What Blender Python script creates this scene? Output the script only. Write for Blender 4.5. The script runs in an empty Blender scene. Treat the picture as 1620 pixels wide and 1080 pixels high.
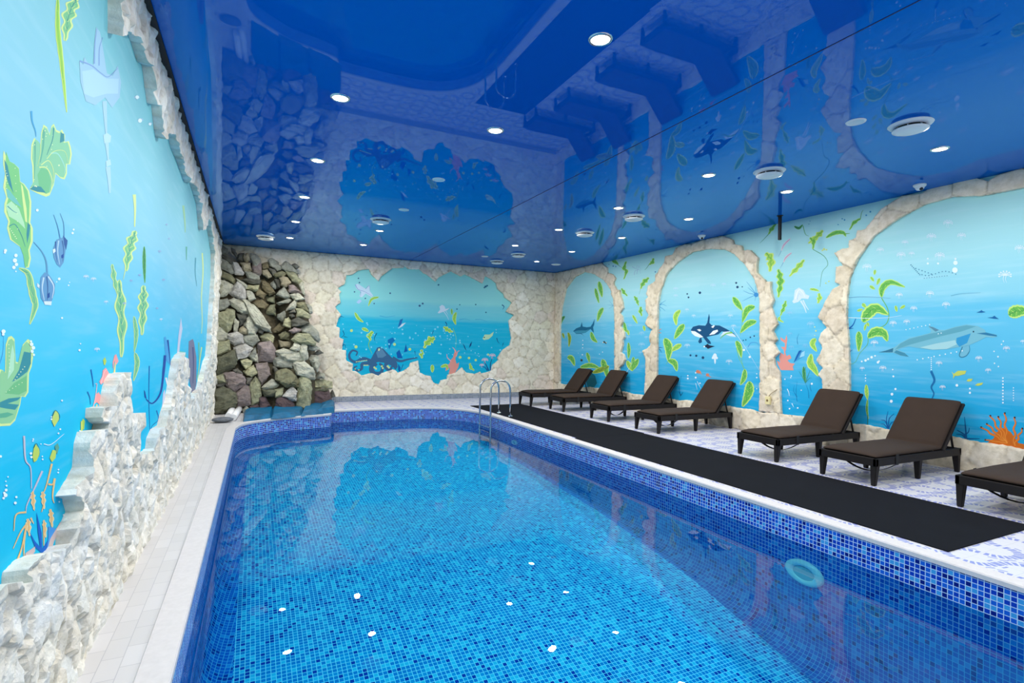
import bpy, bmesh, math, random
import numpy as np
from mathutils import Vector, Matrix, noise
from mathutils.geometry import delaunay_2d_cdt, tessellate_polygon

random.seed(7)
PI = math.pi
scene = bpy.context.scene
COL = scene.collection

# ------------------------------------------------------------------ camera, world, exposure
# the camera was solved from the room's own vanishing points: its height is 1.62 m, lens about 18.7 mm
CX, CY = 810.0, 540.0
V1 = np.array([400.0, 538.5]); V2 = np.array([2540.0, 575.0])
FPX = math.sqrt(-np.dot(V1 - [CX, CY], V2 - [CX, CY]))
_r = lambda p: np.array([p[0] - CX, -(p[1] - CY), -FPX])
_Y = _r(V1); _Y /= np.linalg.norm(_Y)
_X = _r(V2); _X /= np.linalg.norm(_X)
_Z = np.cross(_X, _Y)
ROT = np.array([_X, _Y, _Z])
EYE = np.array([0.0, 0.0, 1.62])
cam_data = bpy.data.cameras.new('camera')
cam_data.sensor_width = 36.0
cam_data.lens = FPX * 36.0 / 1620.0
cam_data.clip_start = 0.02
cam = bpy.data.objects.new('camera', cam_data)
cam.matrix_world = Matrix.Translation(EYE.tolist()) @ Matrix(ROT.tolist()).to_4x4()
COL.objects.link(cam)
scene.camera = cam

world = bpy.data.worlds.new('world'); scene.world = world
world.use_nodes = True
world.node_tree.nodes['Background'].inputs[0].default_value = (0.6, 0.75, 1.0, 1)
world.node_tree.nodes['Background'].inputs[1].default_value = 0.02
scene.view_settings.view_transform = 'Standard'
scene.view_settings.look = 'None'
scene.view_settings.gamma = 1.0
scene.view_settings.use_curve_mapping = False
scene.view_settings.exposure = 0.0
scene.cycles.max_bounces = 10
scene.cycles.diffuse_bounces = 6
scene.cycles.glossy_bounces = 5
scene.cycles.transparent_max_bounces = 12
scene.cycles.caustics_reflective = False
scene.cycles.caustics_refractive = False
scene.cycles.sample_clamp_indirect = 6.0
scene.cycles.use_denoising = True
LAMP_W = 38.0            # one ceiling downlight
LAMP_COOL = (1.0, 0.965, 0.87)
LAMP_WARM = (1.0, 0.95, 0.84)

# ------------------------------------------------------------------ a pixel of the photograph -> a point of a real plane
def ray(p): return ROT @ _r(p)
def on_axis(p, ax, v):
    d = ray(p); t = (v - EYE[ax]) / d[ax]
    return EYE + t * d
def onx(p, x): return on_axis(p, 0, x)
def ony(p, y): return on_axis(p, 1, y)
def onz(p, z): return on_axis(p, 2, z)

ZC = 3.99                # ceiling
XL, XR, YB, YN = -0.80, 8.86, 15.02, -2.6
ZW = -0.27               # water level

# ------------------------------------------------------------------ helpers
def lin(c):
    out = []
    for v in c[:3]:
        v = v / 255.0
        out.append(v / 12.92 if v <= 0.04045 else ((v + 0.055) / 1.055) ** 2.4)
    return (out[0], out[1], out[2], 1.0)

MATS = {}
def new_mat(name):
    m = bpy.data.materials.new(name); m.use_nodes = True
    nt = m.node_tree
    return m, nt, nt.nodes['Principled BSDF']

def simple(name, rgb, rough=0.6, metal=0.0, spec=0.5, noise_amt=0.0, noise_scale=12.0, bump=0.0, bump_scale=60.0, detail=3.0):
    if name in MATS: return MATS[name]
    m, nt, b = new_mat(name)
    N, L = nt.nodes, nt.links
    b.inputs['Roughness'].default_value = rough
    b.inputs['Metallic'].default_value = metal
    b.inputs['Specular IOR Level'].default_value = spec
    b.inputs['Base Color'].default_value = lin(rgb)
    tc = N.new('ShaderNodeTexCoord')
    if noise_amt > 0:
        nz = N.new('ShaderNodeTexNoise'); nz.inputs['Scale'].default_value = noise_scale; nz.inputs['Detail'].default_value = detail
        mx = N.new('ShaderNodeMix'); mx.data_type = 'RGBA'
        lo = tuple(max(0, v * (1 - noise_amt)) for v in rgb); hi = tuple(min(255, v * (1 + noise_amt)) for v in rgb)
        mx.inputs[6].default_value = lin(lo); mx.inputs[7].default_value = lin(hi)
        L.new(tc.outputs['Object'], nz.inputs['Vector']); L.new(nz.outputs[0], mx.inputs[0]); L.new(mx.outputs[2], b.inputs['Base Color'])
    if bump > 0:
        n2 = N.new('ShaderNodeTexNoise'); n2.inputs['Scale'].default_value = bump_scale; n2.inputs['Detail'].default_value = 4
        bp = N.new('ShaderNodeBump'); bp.inputs['Strength'].default_value = bump; bp.inputs['Distance'].default_value = 0.01
        L.new(tc.outputs['Object'], n2.inputs['Vector']); L.new(n2.outputs[0], bp.inputs['Height']); L.new(bp.outputs[0], b.inputs['Normal'])
    MATS[name] = m
    return m

def math_node(nt, op, a=None, b=None, c=None):
    n = nt.nodes.new('ShaderNodeMath'); n.operation = op
    for i, v in enumerate((a, b, c)):
        if v is None: continue
        if isinstance(v, (int, float)): n.inputs[i].default_value = v
        else: nt.links.new(v, n.inputs[i])
    return n.outputs[0]

def ramp(nt, fac, stops, interp='LINEAR'):
    r = nt.nodes.new('ShaderNodeValToRGB'); cr = r.color_ramp; cr.interpolation = interp
    while len(cr.elements) < len(stops): cr.elements.new(0.5)
    for e, (p, c) in zip(cr.elements, stops):
        e.position = p; e.color = lin(c)
    nt.links.new(fac, r.inputs[0])
    return r.outputs[0]

def mix_col(nt, f, a, b):
    n = nt.nodes.new('ShaderNodeMix'); n.data_type = 'RGBA'
    for i, v in ((0, f), (6, a), (7, b)):
        if isinstance(v, (int, float)): n.inputs[i].default_value = v
        elif isinstance(v, tuple): n.inputs[i].default_value = lin(v)
        else: nt.links.new(v, n.inputs[i])
    return n.outputs[2]

def mesh_obj(name, bm, mats, parent=None, smooth=False):
    me = bpy.data.meshes.new(name); bm.normal_update(); bm.to_mesh(me); bm.free()
    for m in (mats if isinstance(mats, (list, tuple)) else [mats]): me.materials.append(m)
    if smooth:
        for p in me.polygons: p.use_smooth = True
    o = bpy.data.objects.new(name, me); COL.objects.link(o)
    if parent: o.parent = parent
    return o

def thing(name, label, cat, loc=(0, 0, 0), rz=0.0, group=None):
    o = bpy.data.objects.new(name, None); COL.objects.link(o)
    o.empty_display_size = 0.1
    o.location = loc; o.rotation_euler = (0, 0, rz)
    tag(o, label, cat, group)
    return o
def tag(o, label, cat, group=None):
    o['label'] = label; o['category'] = cat
    if group: o['group'] = group
    return o
def struct(o, label, cat):
    o['kind'] = 'structure'; o['label'] = label; o['category'] = cat
    return o

def box(bm, x0, x1, y0, y1, z0, z1, bev=0.0, mi=0):
    r = bmesh.ops.create_cube(bm, size=1.0)
    vs = r['verts']
    for v in vs:
        v.co = Vector(((x0 + x1) / 2 + v.co.x * (x1 - x0), (y0 + y1) / 2 + v.co.y * (y1 - y0), (z0 + z1) / 2 + v.co.z * (z1 - z0)))
    fs = set(f for v in vs for f in v.link_faces)
    for f in fs: f.material_index = mi
    if bev > 0:
        es = list(set(e for v in vs for e in v.link_edges))
        bmesh.ops.bevel(bm, geom=es, offset=bev, segments=2, affect='EDGES', profile=0.7)

def tube(bm, pts, r, seg=12, caps=True, mi=0):
    pts = [Vector(p) for p in pts]
    rs = r if isinstance(r, (list, tuple)) else [r] * len(pts)
    rings = []
    up = None
    for i, p in enumerate(pts):
        if i == 0: t = pts[1] - pts[0]
        elif i == len(pts) - 1: t = pts[-1] - pts[-2]
        else: t = pts[i + 1] - pts[i - 1]
        t.normalize()
        if up is None:
            up = Vector((0, 0, 1)) if abs(t.z) < 0.9 else Vector((1, 0, 0))
        n = (up - t * up.dot(t)).normalized(); b = t.cross(n); up = n
        rings.append([bm.verts.new(p + (n * math.cos(2 * PI * k / seg) + b * math.sin(2 * PI * k / seg)) * rs[i]) for k in range(seg)])
    for a, b in zip(rings, rings[1:]):
        for k in range(seg):
            f = bm.faces.new((a[k], a[(k + 1) % seg], b[(k + 1) % seg], b[k])); f.material_index = mi; f.smooth = True
    if caps:
        bm.faces.new(rings[0][::-1]).material_index = mi; bm.faces.new(rings[-1]).material_index = mi

def lathe(bm, prof, seg=32, mi=0, c=(0, 0, 0), axis='z', smooth=True):
    """prof: list of (radius, height); closed at r=0 ends"""
    rings = []
    for r, h in prof:
        if r < 1e-6:
            rings.append([bm.verts.new((c[0], c[1], c[2] + h))])
        else:
            rings.append([bm.verts.new((c[0] + r * math.cos(2 * PI * k / seg), c[1] + r * math.sin(2 * PI * k / seg), c[2] + h)) for k in range(seg)])
    for a, b in zip(rings, rings[1:]):
        for k in range(seg):
            k2 = (k + 1) % seg
            if len(a) == 1 and len(b) == 1: continue
            if len(a) == 1: f = bm.faces.new((a[0], b[k], b[k2]))
            elif len(b) == 1: f = bm.faces.new((a[k], b[0], a[k2]))
            else: f = bm.faces.new((a[k], b[k], b[k2], a[k2]))
            f.material_index = mi; f.smooth = smooth
    bmesh.ops.recalc_face_normals(bm, faces=bm.faces[:])

def catmull(pts, n):
    P = [np.array(p, float) for p in pts]
    if len(P) == 2: return [P[0] + (P[1] - P[0]) * i / (n - 1) for i in range(n)]
    Q = [2 * P[0] - P[1]] + P + [2 * P[-1] - P[-2]]
    out = []
    m = len(P) - 1
    for i in range(n):
        u = i / (n - 1) * m; k = min(int(u), m - 1); t = u - k
        a, b, c, d = Q[k], Q[k + 1], Q[k + 2], Q[k + 3]
        out.append(0.5 * (2 * b + (c - a) * t + (2 * a - 5 * b + 4 * c - d) * t * t + (3 * b - a - 3 * c + d) * t ** 3))
    return out

def in_poly(pts, poly):
    pts = np.asarray(pts); poly = np.asarray(poly)
    x, y = pts[:, 0], pts[:, 1]; ins = np.zeros(len(pts), bool)
    j = len(poly) - 1
    for i in range(len(poly)):
        xi, yi = poly[i]; xj, yj = poly[j]
        if yi != yj:
            c = ((yi > y) != (yj > y)) & (x < (xj - xi) * (y - yi) / (yj - yi) + xi)
            ins ^= c
        j = i
    return ins

def densify(poly, step):
    out = []
    n = len(poly)
    for i in range(n):
        a = np.array(poly[i], float); b = np.array(poly[(i + 1) % n], float)
        s = step((a + b) / 2) if callable(step) else step
        k = max(1, int(np.linalg.norm(b - a) / s))
        for t in range(k): out.append(a + (b - a) * t / k)
    return out
# ------------------------------------------------------------------ materials of the place
def mural_mat(name, zs, amp, streak):
    """paint whose own colour runs from sky to deep water up the wall"""
    m, nt, b = new_mat(name); N, L = nt.nodes, nt.links
    g = N.new('ShaderNodeNewGeometry'); s = N.new('ShaderNodeSeparateXYZ'); L.new(g.outputs['Position'], s.inputs[0])
    mp = N.new('ShaderNodeMapping'); mp.inputs['Scale'].default_value = (0.55, 0.55, 2.6); L.new(g.outputs['Position'], mp.inputs[0])
    nz = N.new('ShaderNodeTexNoise'); nz.inputs['Scale'].default_value = 1.3; nz.inputs['Detail'].default_value = 6; nz.inputs['Roughness'].default_value = 0.6
    L.new(mp.outputs[0], nz.inputs[0])
    off = math_node(nt, 'MULTIPLY_ADD', nz.outputs[0], amp, -amp / 2)
    z = math_node(nt, 'ADD', s.outputs[2], off)
    f = math_node(nt, 'DIVIDE', z, 4.0)
    c = ramp(nt, f, [(zz / 4.0, cc) for zz, cc in zs])
    mp2 = N.new('ShaderNodeMapping'); mp2.inputs['Scale'].default_value = (0.8, 0.8, 9.0); L.new(g.outputs['Position'], mp2.inputs[0])
    n2 = N.new('ShaderNodeTexNoise'); n2.inputs['Scale'].default_value = 1.6; n2.inputs['Detail'].default_value = 5; L.new(mp2.outputs[0], n2.inputs[0])
    st = ramp(nt, n2.outputs[0], [(0.5, (0, 0, 0)), (0.75, (255, 255, 255))])
    st2 = math_node(nt, 'MULTIPLY', st, streak)
    c2 = mix_col(nt, st2, c, (215, 240, 250))
    L.new(c2, b.inputs['Base Color'])
    b.inputs['Roughness'].default_value = 0.75; b.inputs['Specular IOR Level'].default_value = 0.2
    return m

def paint(rgb):
    k = 'paint_%02x%02x%02x' % tuple(int(v) for v in rgb)
    if k not in MATS:
        m, nt, b = new_mat('mural_paint')
        b.inputs['Base Color'].default_value = lin(rgb); b.inputs['Roughness'].default_value = 0.75; b.inputs['Specular IOR Level'].default_value = 0.2
        MATS[k] = m
    return MATS[k]

def stone_mat(name, tint=(255, 255, 255), bump=0.5, sc=22.0):
    m, nt, b = new_mat(name); N, L = nt.nodes, nt.links
    at = N.new('ShaderNodeVertexColor'); at.layer_name = 'stone'
    g = N.new('ShaderNodeNewGeometry')
    nz = N.new('ShaderNodeTexNoise'); nz.inputs['Scale'].default_value = 9; nz.inputs['Detail'].default_value = 7; nz.inputs['Roughness'].default_value = 0.65
    L.new(g.outputs['Position'], nz.inputs[0])
    v = ramp(nt, nz.outputs[0], [(0.3, (225, 222, 214)), (0.6, (255, 255, 255))])
    mu = N.new('ShaderNodeMix'); mu.data_type = 'RGBA'; mu.blend_type = 'MULTIPLY'; mu.inputs[0].default_value = 1.0
    L.new(at.outputs[0], mu.inputs[6]); L.new(v, mu.inputs[7]); L.new(mu.outputs[2], b.inputs['Base Color'])
    n2 = N.new('ShaderNodeTexNoise'); n2.inputs['Scale'].default_value = sc; n2.inputs['Detail'].default_value = 8; n2.inputs['Roughness'].default_value = 0.7
    L.new(g.outputs['Position'], n2.inputs[0])
    bp = N.new('ShaderNodeBump'); bp.inputs['Strength'].default_value = bump; bp.inputs['Distance'].default_value = 0.03
    L.new(n2.outputs[0], bp.inputs['Height']); L.new(bp.outputs[0], b.inputs['Normal'])
    b.inputs['Roughness'].default_value = 0.85; b.inputs['Specular IOR Level'].default_value = 0.2
    return m

def mosaic_mat(name, stops, grout, pitch=0.038, gw=0.13, spec=0.5):
    m, nt, b = new_mat(name); N, L = nt.nodes, nt.links
    uv = N.new('ShaderNodeUVMap'); uv.uv_map = 'tiles'
    s = N.new('ShaderNodeSeparateXYZ'); L.new(uv.outputs[0], s.inputs[0])
    u = math_node(nt, 'DIVIDE', s.outputs[0], pitch); v = math_node(nt, 'DIVIDE', s.outputs[1], pitch)
    fu, fv = math_node(nt, 'FLOOR', u), math_node(nt, 'FLOOR', v)
    cb = N.new('ShaderNodeCombineXYZ'); L.new(fu, cb.inputs[0]); L.new(fv, cb.inputs[1])
    wn = N.new('ShaderNodeTexWhiteNoise'); wn.noise_dimensions = '2D'; L.new(cb.outputs[0], wn.inputs['Vector'])
    col = ramp(nt, wn.outputs['Value'], stops, 'CONSTANT')
    gu = math_node(nt, 'LESS_THAN', math_node(nt, 'FRACT', u), gw); gv = math_node(nt, 'LESS_THAN', math_node(nt, 'FRACT', v), gw)
    gm = math_node(nt, 'MAXIMUM', gu, gv)
    c = mix_col(nt, gm, col, grout)
    L.new(c, b.inputs['Base Color']); b.inputs['Specular IOR Level'].default_value = spec
    L.new(math_node(nt, 'MULTIPLY_ADD', gm, 0.5, 0.18), b.inputs['Roughness'])
    bp = N.new('ShaderNodeBump'); bp.inputs['Strength'].default_value = 0.3; bp.inputs['Distance'].default_value = 0.004; bp.invert = True
    L.new(gm, bp.inputs['Height']); L.new(bp.outputs[0], b.inputs['Normal'])
    return m

def floor_mat():
    m, nt, b = new_mat('deck_tiles'); N, L = nt.nodes, nt.links
    g = N.new('ShaderNodeNewGeometry'); s = N.new('ShaderNodeSeparateXYZ'); L.new(g.outputs['Position'], s.inputs[0])
    X, Y = s.outputs[0], s.outputs[1]
    right = math_node(nt, 'GREATER_THAN', X, 1.0)
    # left walk: small plain tiles in courses
    lu = math_node(nt, 'DIVIDE', X, 0.094); lv0 = math_node(nt, 'DIVIDE', Y, 0.2)
    lv = math_node(nt, 'ADD', lv0, math_node(nt, 'MULTIPLY', math_node(nt, 'MODULO', math_node(nt, 'FLOOR', lu), 2.0), 0.5))
    g1 = math_node(nt, 'MAXIMUM', math_node(nt, 'LESS_THAN', math_node(nt, 'FRACT', lu), 0.04), math_node(nt, 'LESS_THAN', math_node(nt, 'FRACT', lv), 0.02))
    # right deck: 0.33 m tiles with dashed rings
    T = 0.33
    u = math_node(nt, 'DIVIDE', math_node(nt, 'ADD', X, 10.0), T); v = math_node(nt, 'DIVIDE', math_node(nt, 'ADD', Y, 10.0), T)
    iu, iv = math_node(nt, 'FLOOR', u), math_node(nt, 'FLOOR', v)
    fu, fv = math_node(nt, 'FRACT', u), math_node(nt, 'FRACT', v)
    cb = N.new('ShaderNodeCombineXYZ'); L.new(iu, cb.inputs[0]); L.new(iv, cb.inputs[1])
    wn = N.new('ShaderNodeTexWhiteNoise'); wn.noise_dimensions = '2D'; L.new(cb.outputs[0], wn.inputs['Vector'])
    flip = math_node(nt, 'GREATER_THAN', wn.outputs['Value'], 0.5)
    fu2 = math_node(nt, 'ABSOLUTE', math_node(nt, 'SUBTRACT', fu, flip))
    def ring(cu, cv):
        du = math_node(nt, 'SUBTRACT', fu2, cu); dv = math_node(nt, 'SUBTRACT', fv, cv)
        r = math_node(nt, 'SQRT', math_node(nt, 'ADD', math_node(nt, 'MULTIPLY', du, du), math_node(nt, 'MULTIPLY', dv, dv)))
        a = math_node(nt, 'ARCTAN2', math_node(nt, 'ABSOLUTE', dv), math_node(nt, 'ABSOLUTE', du))
        band = math_node(nt, 'MULTIPLY', math_node(nt, 'GREATER_THAN', r, 0.39), math_node(nt, 'LESS_THAN', r, 0.60))
        dash = math_node(nt, 'GREATER_THAN', math_node(nt, 'FRACT', math_node(nt, 'MULTIPLY', a, 6 / (PI / 2))), 0.34)
        thin = math_node(nt, 'MULTIPLY', math_node(nt, 'GREATER_THAN', r, 0.66), math_node(nt, 'LESS_THAN', r, 0.71))
        d2 = math_node(nt, 'GREATER_THAN', math_node(nt, 'FRACT', math_node(nt, 'MULTIPLY', a, 3 / (PI / 2))), 0.5)
        return math_node(nt, 'MAXIMUM', math_node(nt, 'MULTIPLY', band, dash), math_node(nt, 'MULTIPLY', thin, d2))
    pat = math_node(nt, 'MAXIMUM', ring(0.0, 0.0), ring(1.0, 1.0))
    n1 = N.new('ShaderNodeTexNoise'); n1.inputs['Scale'].default_value = 1.2; L.new(g.outputs['Position'], n1.inputs[0])
    pat = math_node(nt, 'MULTIPLY', pat, 0.9)
    g2 = math_node(nt, 'MAXIMUM', math_node(nt, 'LESS_THAN', fu, 0.012), math_node(nt, 'LESS_THAN', fv, 0.012))
    cr = mix_col(nt, pat, (210, 210, 216), (122, 132, 198))
    cr = mix_col(nt, g2, cr, (190, 192, 200))
    wn2 = N.new('ShaderNodeTexWhiteNoise'); wn2.noise_dimensions = '2D'
    cb2 = N.new('ShaderNodeCombineXYZ'); L.new(math_node(nt, 'FLOOR', lu), cb2.inputs[0]); L.new(math_node(nt, 'FLOOR', lv), cb2.inputs[1]); L.new(cb2.outputs[0], wn2.inputs['Vector'])
    cl0 = mix_col(nt, wn2.outputs['Value'], (198, 197, 197), (207, 206, 207))
    cl = mix_col(nt, g1, cl0, (176, 176, 180))
    c = mix_col(nt, right, cl, cr)
    L.new(c, b.inputs['Base Color'])
    b.inputs['Roughness'].default_value = 0.35
    return m

def ceiling_mat():
    m, nt, b = new_mat('blue_stretch_film')
    N, L = nt.nodes, nt.links
    N.remove(b)
    df = N.new('ShaderNodeBsdfDiffuse'); df.inputs[0].default_value = (0.0, 0.115, 0.52, 1)
    gl = N.new('ShaderNodeBsdfGlossy'); gl.inputs[0].default_value = (0.42, 0.72, 0.95, 1); gl.inputs['Roughness'].default_value = 0.0
    fr = N.new('ShaderNodeFresnel'); fr.inputs[0].default_value = 1.48
    mx = N.new('ShaderNodeMixShader')
    L.new(fr.outputs[0], mx.inputs[0]); L.new(df.outputs[0], mx.inputs[1]); L.new(gl.outputs[0], mx.inputs[2])
    L.new(mx.outputs[0], N['Material Output'].inputs['Surface'])
    return m

def water_mat():
    m, nt, b = new_mat('pool_water'); N, L = nt.nodes, nt.links
    N.remove(b)
    out = N['Material Output']
    tr = N.new('ShaderNodeBsdfTransparent'); tr.inputs[0].default_value = (0.40, 0.91, 1.0, 1)
    gl = N.new('ShaderNodeBsdfGlossy'); gl.inputs['Roughness'].default_value = 0.0
    fr = N.new('ShaderNodeFresnel'); fr.inputs[0].default_value = 1.33
    mx = N.new('ShaderNodeMixShader')
    g = N.new('ShaderNodeNewGeometry')
    mp = N.new('ShaderNodeMapping'); mp.inputs['Scale'].default_value = (1.6, 1.0, 1.0); L.new(g.outputs['Position'], mp.inputs[0])
    nz = N.new('ShaderNodeTexNoise'); nz.inputs['Scale'].default_value = 2.2; nz.inputs['Detail'].default_value = 2.0; L.new(mp.outputs[0], nz.inputs[0])
    bp = N.new('ShaderNodeBump'); bp.inputs['Strength'].default_value = 0.05; bp.inputs['Distance'].default_value = 0.02
    L.new(nz.outputs[0], bp.inputs['Height'])
    L.new(bp.outputs[0], gl.inputs['Normal']); L.new(bp.outputs[0], fr.inputs['Normal'])
    L.new(fr.outputs[0], mx.inputs[0]); L.new(tr.outputs[0], mx.inputs[1]); L.new(gl.outputs[0], mx.inputs[2])
    L.new(mx.outputs[0], out.inputs['Surface'])
    return m

def emit_mat(name, rgb, s):
    m, nt, b = new_mat(name)
    b.inputs['Base Color'].default_value = lin((240, 240, 240))
    b.inputs['Emission Color'].default_value = (rgb[0], rgb[1], rgb[2], 1); b.inputs['Emission Strength'].default_value = s
    return m

def rock_mat():
    m, nt, b = new_mat('waterfall_rock'); N, L = nt.nodes, nt.links
    oi = N.new('ShaderNodeObjectInfo'); tc = N.new('ShaderNodeTexCoord'); g = N.new('ShaderNodeNewGeometry')
    n1 = N.new('ShaderNodeTexNoise'); n1.inputs['Scale'].default_value = 5; n1.inputs['Detail'].default_value = 8; n1.inputs['Roughness'].default_value = 0.7; n1.inputs['Distortion'].default_value = 0.8
    L.new(g.outputs['Position'], n1.inputs[0])
    v = ramp(nt, n1.outputs[0], [(0.28, (165, 162, 156)), (0.5, (228, 226, 220)), (0.66, (255, 254, 248))])
    mu = N.new('ShaderNodeMix'); mu.data_type = 'RGBA'; mu.blend_type = 'MULTIPLY'; mu.inputs[0].default_value = 1.0
    L.new(oi.outputs['Color'], mu.inputs[6]); L.new(v, mu.inputs[7])
    n3 = N.new('ShaderNodeTexNoise'); n3.inputs['Scale'].default_value = 2.3; n3.inputs['Detail'].default_value = 5; L.new(g.outputs['Position'], n3.inputs[0])
    f3 = ramp(nt, n3.outputs[0], [(0.55, (0, 0, 0)), (0.72, (120, 120, 120))])
    c = mix_col(nt, f3, mu.outputs[2], (140, 132, 95))
    L.new(c, b.inputs['Base Color'])
    mp = N.new('ShaderNodeMapping'); mp.inputs['Scale'].default_value = (1, 1, 2.4); mp.inputs['Rotation'].default_value = (0.3, 0.5, 0); L.new(g.outputs['Position'], mp.inputs[0])
    n2 = N.new('ShaderNodeTexNoise'); n2.inputs['Scale'].default_value = 8; n2.inputs['Detail'].default_value = 11; n2.inputs['Roughness'].default_value = 0.75; L.new(mp.outputs[0], n2.inputs[0])
    bp = N.new('ShaderNodeBump'); bp.inputs['Strength'].default_value = 1.0; bp.inputs['Distance'].default_value = 0.13
    L.new(n2.outputs[0], bp.inputs['Height']); L.new(bp.outputs[0], b.inputs['Normal'])
    b.inputs['Roughness'].default_value = 0.8; b.inputs['Specular IOR Level'].default_value = 0.25
    return m

M_RIGHT = mural_mat('mural_right_paint', [(0.0, (0, 158, 212)), (0.9, (30, 166, 218)), (1.5, (84, 184, 224)), (2.28, (100, 192, 226)), (2.42, (132, 204, 226)), (3.0, (160, 218, 228)), (3.9, (170, 224, 224))], 0.35, 0.16)
M_BACK = mural_mat('mural_back_paint', [(0.0, (0, 166, 206)), (1.4, (0, 172, 210)), (2.25, (24, 180, 216)), (2.38, (98, 198, 216)), (2.75, (120, 206, 218)), (2.85, (140, 218, 220)), (3.9, (148, 222, 222))], 0.18, 0.05)
M_LEFT = mural_mat('mural_left_paint', [(0.0, (0, 182, 222)), (1.15, (6, 186, 226)), (1.55, (64, 194, 230)), (1.95, (104, 194, 224)), (2.5, (134, 198, 218)), (3.1, (130, 196, 208)), (3.8, (108, 186, 196))], 0.45, 0.10)
M_STONE = stone_mat('cream_stone', bump=0.35)
M_STONEL = stone_mat('white_chipped_stone', bump=0.45, sc=26.0)
M_MOSAIC = mosaic_mat('pool_mosaic', [(0.0, (8, 24, 120)), (0.14, (16, 60, 176)), (0.58, (24, 92, 200)), (0.84, (60, 150, 214))], (196, 222, 244), spec=0.2)
M_MOSF = mosaic_mat('lit_floor_mosaic', [(0.0, (4, 60, 160)), (0.09, (16, 128, 200)), (0.55, (20, 148, 210)), (0.80, (60, 186, 226))], (170, 232, 248), spec=0.0)  # same tile as the walls; the floor's stronger light is put into lighter colours
M_MOSU = mosaic_mat('underwater_wall_mosaic', [(0.0, (10, 56, 150)), (0.10, (18, 92, 190)), (0.6, (22, 104, 198)), (0.84, (44, 138, 212))], (96, 176, 222), spec=0.0)
M_FLOOR = floor_mat()
M_CEIL = ceiling_mat()
M_WATER = water_mat()
M_ROCK = rock_mat()
M_WHITE = simple('white_plastic', (232, 234, 236), 0.4)
M_COPING = simple('pale_coping_stone', (204, 201, 201), 0.5, noise_amt=0.05, noise_scale=30)
M_DARK = simple('dark_slot', (22, 22, 24), 0.7)
M_CHROME = simple('polished_steel', (200, 205, 208), 0.18, metal=1.0)
M_FRAME = simple('dark_brown_resin', (29, 25, 25), 0.6, spec=0.25, bump=0.35, bump_scale=140)
M_CUSH = simple('brown_cushion_fabric', (54, 42, 35), 0.85, spec=0.2, noise_amt=0.10, noise_scale=5, bump=0.25, bump_scale=300)
M_STRAP = simple('black_webbing', (20, 19, 20), 0.7)
M_RUBBER = simple('black_ribbed_rubber', (26, 28, 33), 0.9, spec=0.04, noise_amt=0.12, noise_scale=3, bump=0.4, bump_scale=220)
M_LENS = emit_mat('lit_lens', (1, 0.97, 0.93), 9.0)
M_OFF = simple('unlit_frosted_lens', (200, 215, 225), 0.3)
M_BLUEROCK = simple('blue_painted_stone', (10, 84, 118), 0.5, spec=0.25, noise_amt=0.4, noise_scale=6, bump=0.5, bump_scale=14)
M_PLASTER = simple('plain_cream_plaster', (205, 200, 188), 0.8, noise_amt=0.04)
M_BASE = mosaic_mat('grey_border_tiles', [(0.0, (128, 138, 150)), (0.5, (140, 150, 162)), (0.8, (118, 130, 144))], (165, 172, 180), 0.05, 0.1)
# ------------------------------------------------------------------ pool, deck, ceiling, walls
def pool_path():
    xl = lambda y: -0.355 + 0.008 * y
    xr = lambda y: 4.79 + 0.016 * y
    P = [(xl(0.6), 0.6)] + [(xl(.6) + (xr(.6) - xl(.6)) * i / 12, 0.6) for i in range(1, 12)] + [(xr(0.6), 0.6)]
    P += [(xr(y), y) for y in np.arange(1.0, 10.3, 0.4)]
    c = catmull([(xr(10.4), 10.4), (4.955, 11.2), (4.90, 11.76), (4.77, 12.19), (4.57, 12.52), (4.32, 12.80), (4.0, 12.98), (3.5, 13.10), (2.8, 13.12), (2.2, 13.10), (1.78, 13.07)], 40)
    P += [tuple(p) for p in c]
    c = catmull([(1.58, 12.50), (1.27, 12.38), (0.63, 12.21), (0.26, 11.97), (0.0, 11.76), (-0.18, 11.45), (xl(11.0), 11.0)], 24)
    P += [(1.68, 13.0), (1.62, 12.6)] + [tuple(p) for p in c]
    P += [(xl(y), y) for y in np.arange(10.6, 0.9, -0.4)]
    return [np.array(p, float) for p in P]
PATH = pool_path()
def normals(P):
    out = []
    n = len(P)
    for i in range(n):
        a, b = P[i - 1], P[(i + 1) % n]
        e1 = P[i] - a; e2 = b - P[i]
        n1 = np.array([-e1[1], e1[0]]) / (np.linalg.norm(e1) + 1e-9); n2 = np.array([-e2[1], e2[0]]) / (np.linalg.norm(e2) + 1e-9)
        m = n1 + n2; m /= np.linalg.norm(m)
        out.append(m / max(0.6, np.dot(m, n1)))
    return out
NRM = normals(PATH)      # inward (path runs counter-clockwise)
def zfloor(y): return float(np.interp(y, [0.0, 2.7, 4.65, 6.5, 9.0, 13.2], [-1.75, -1.48, -1.06, -0.84, -0.70, -0.56]))

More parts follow.
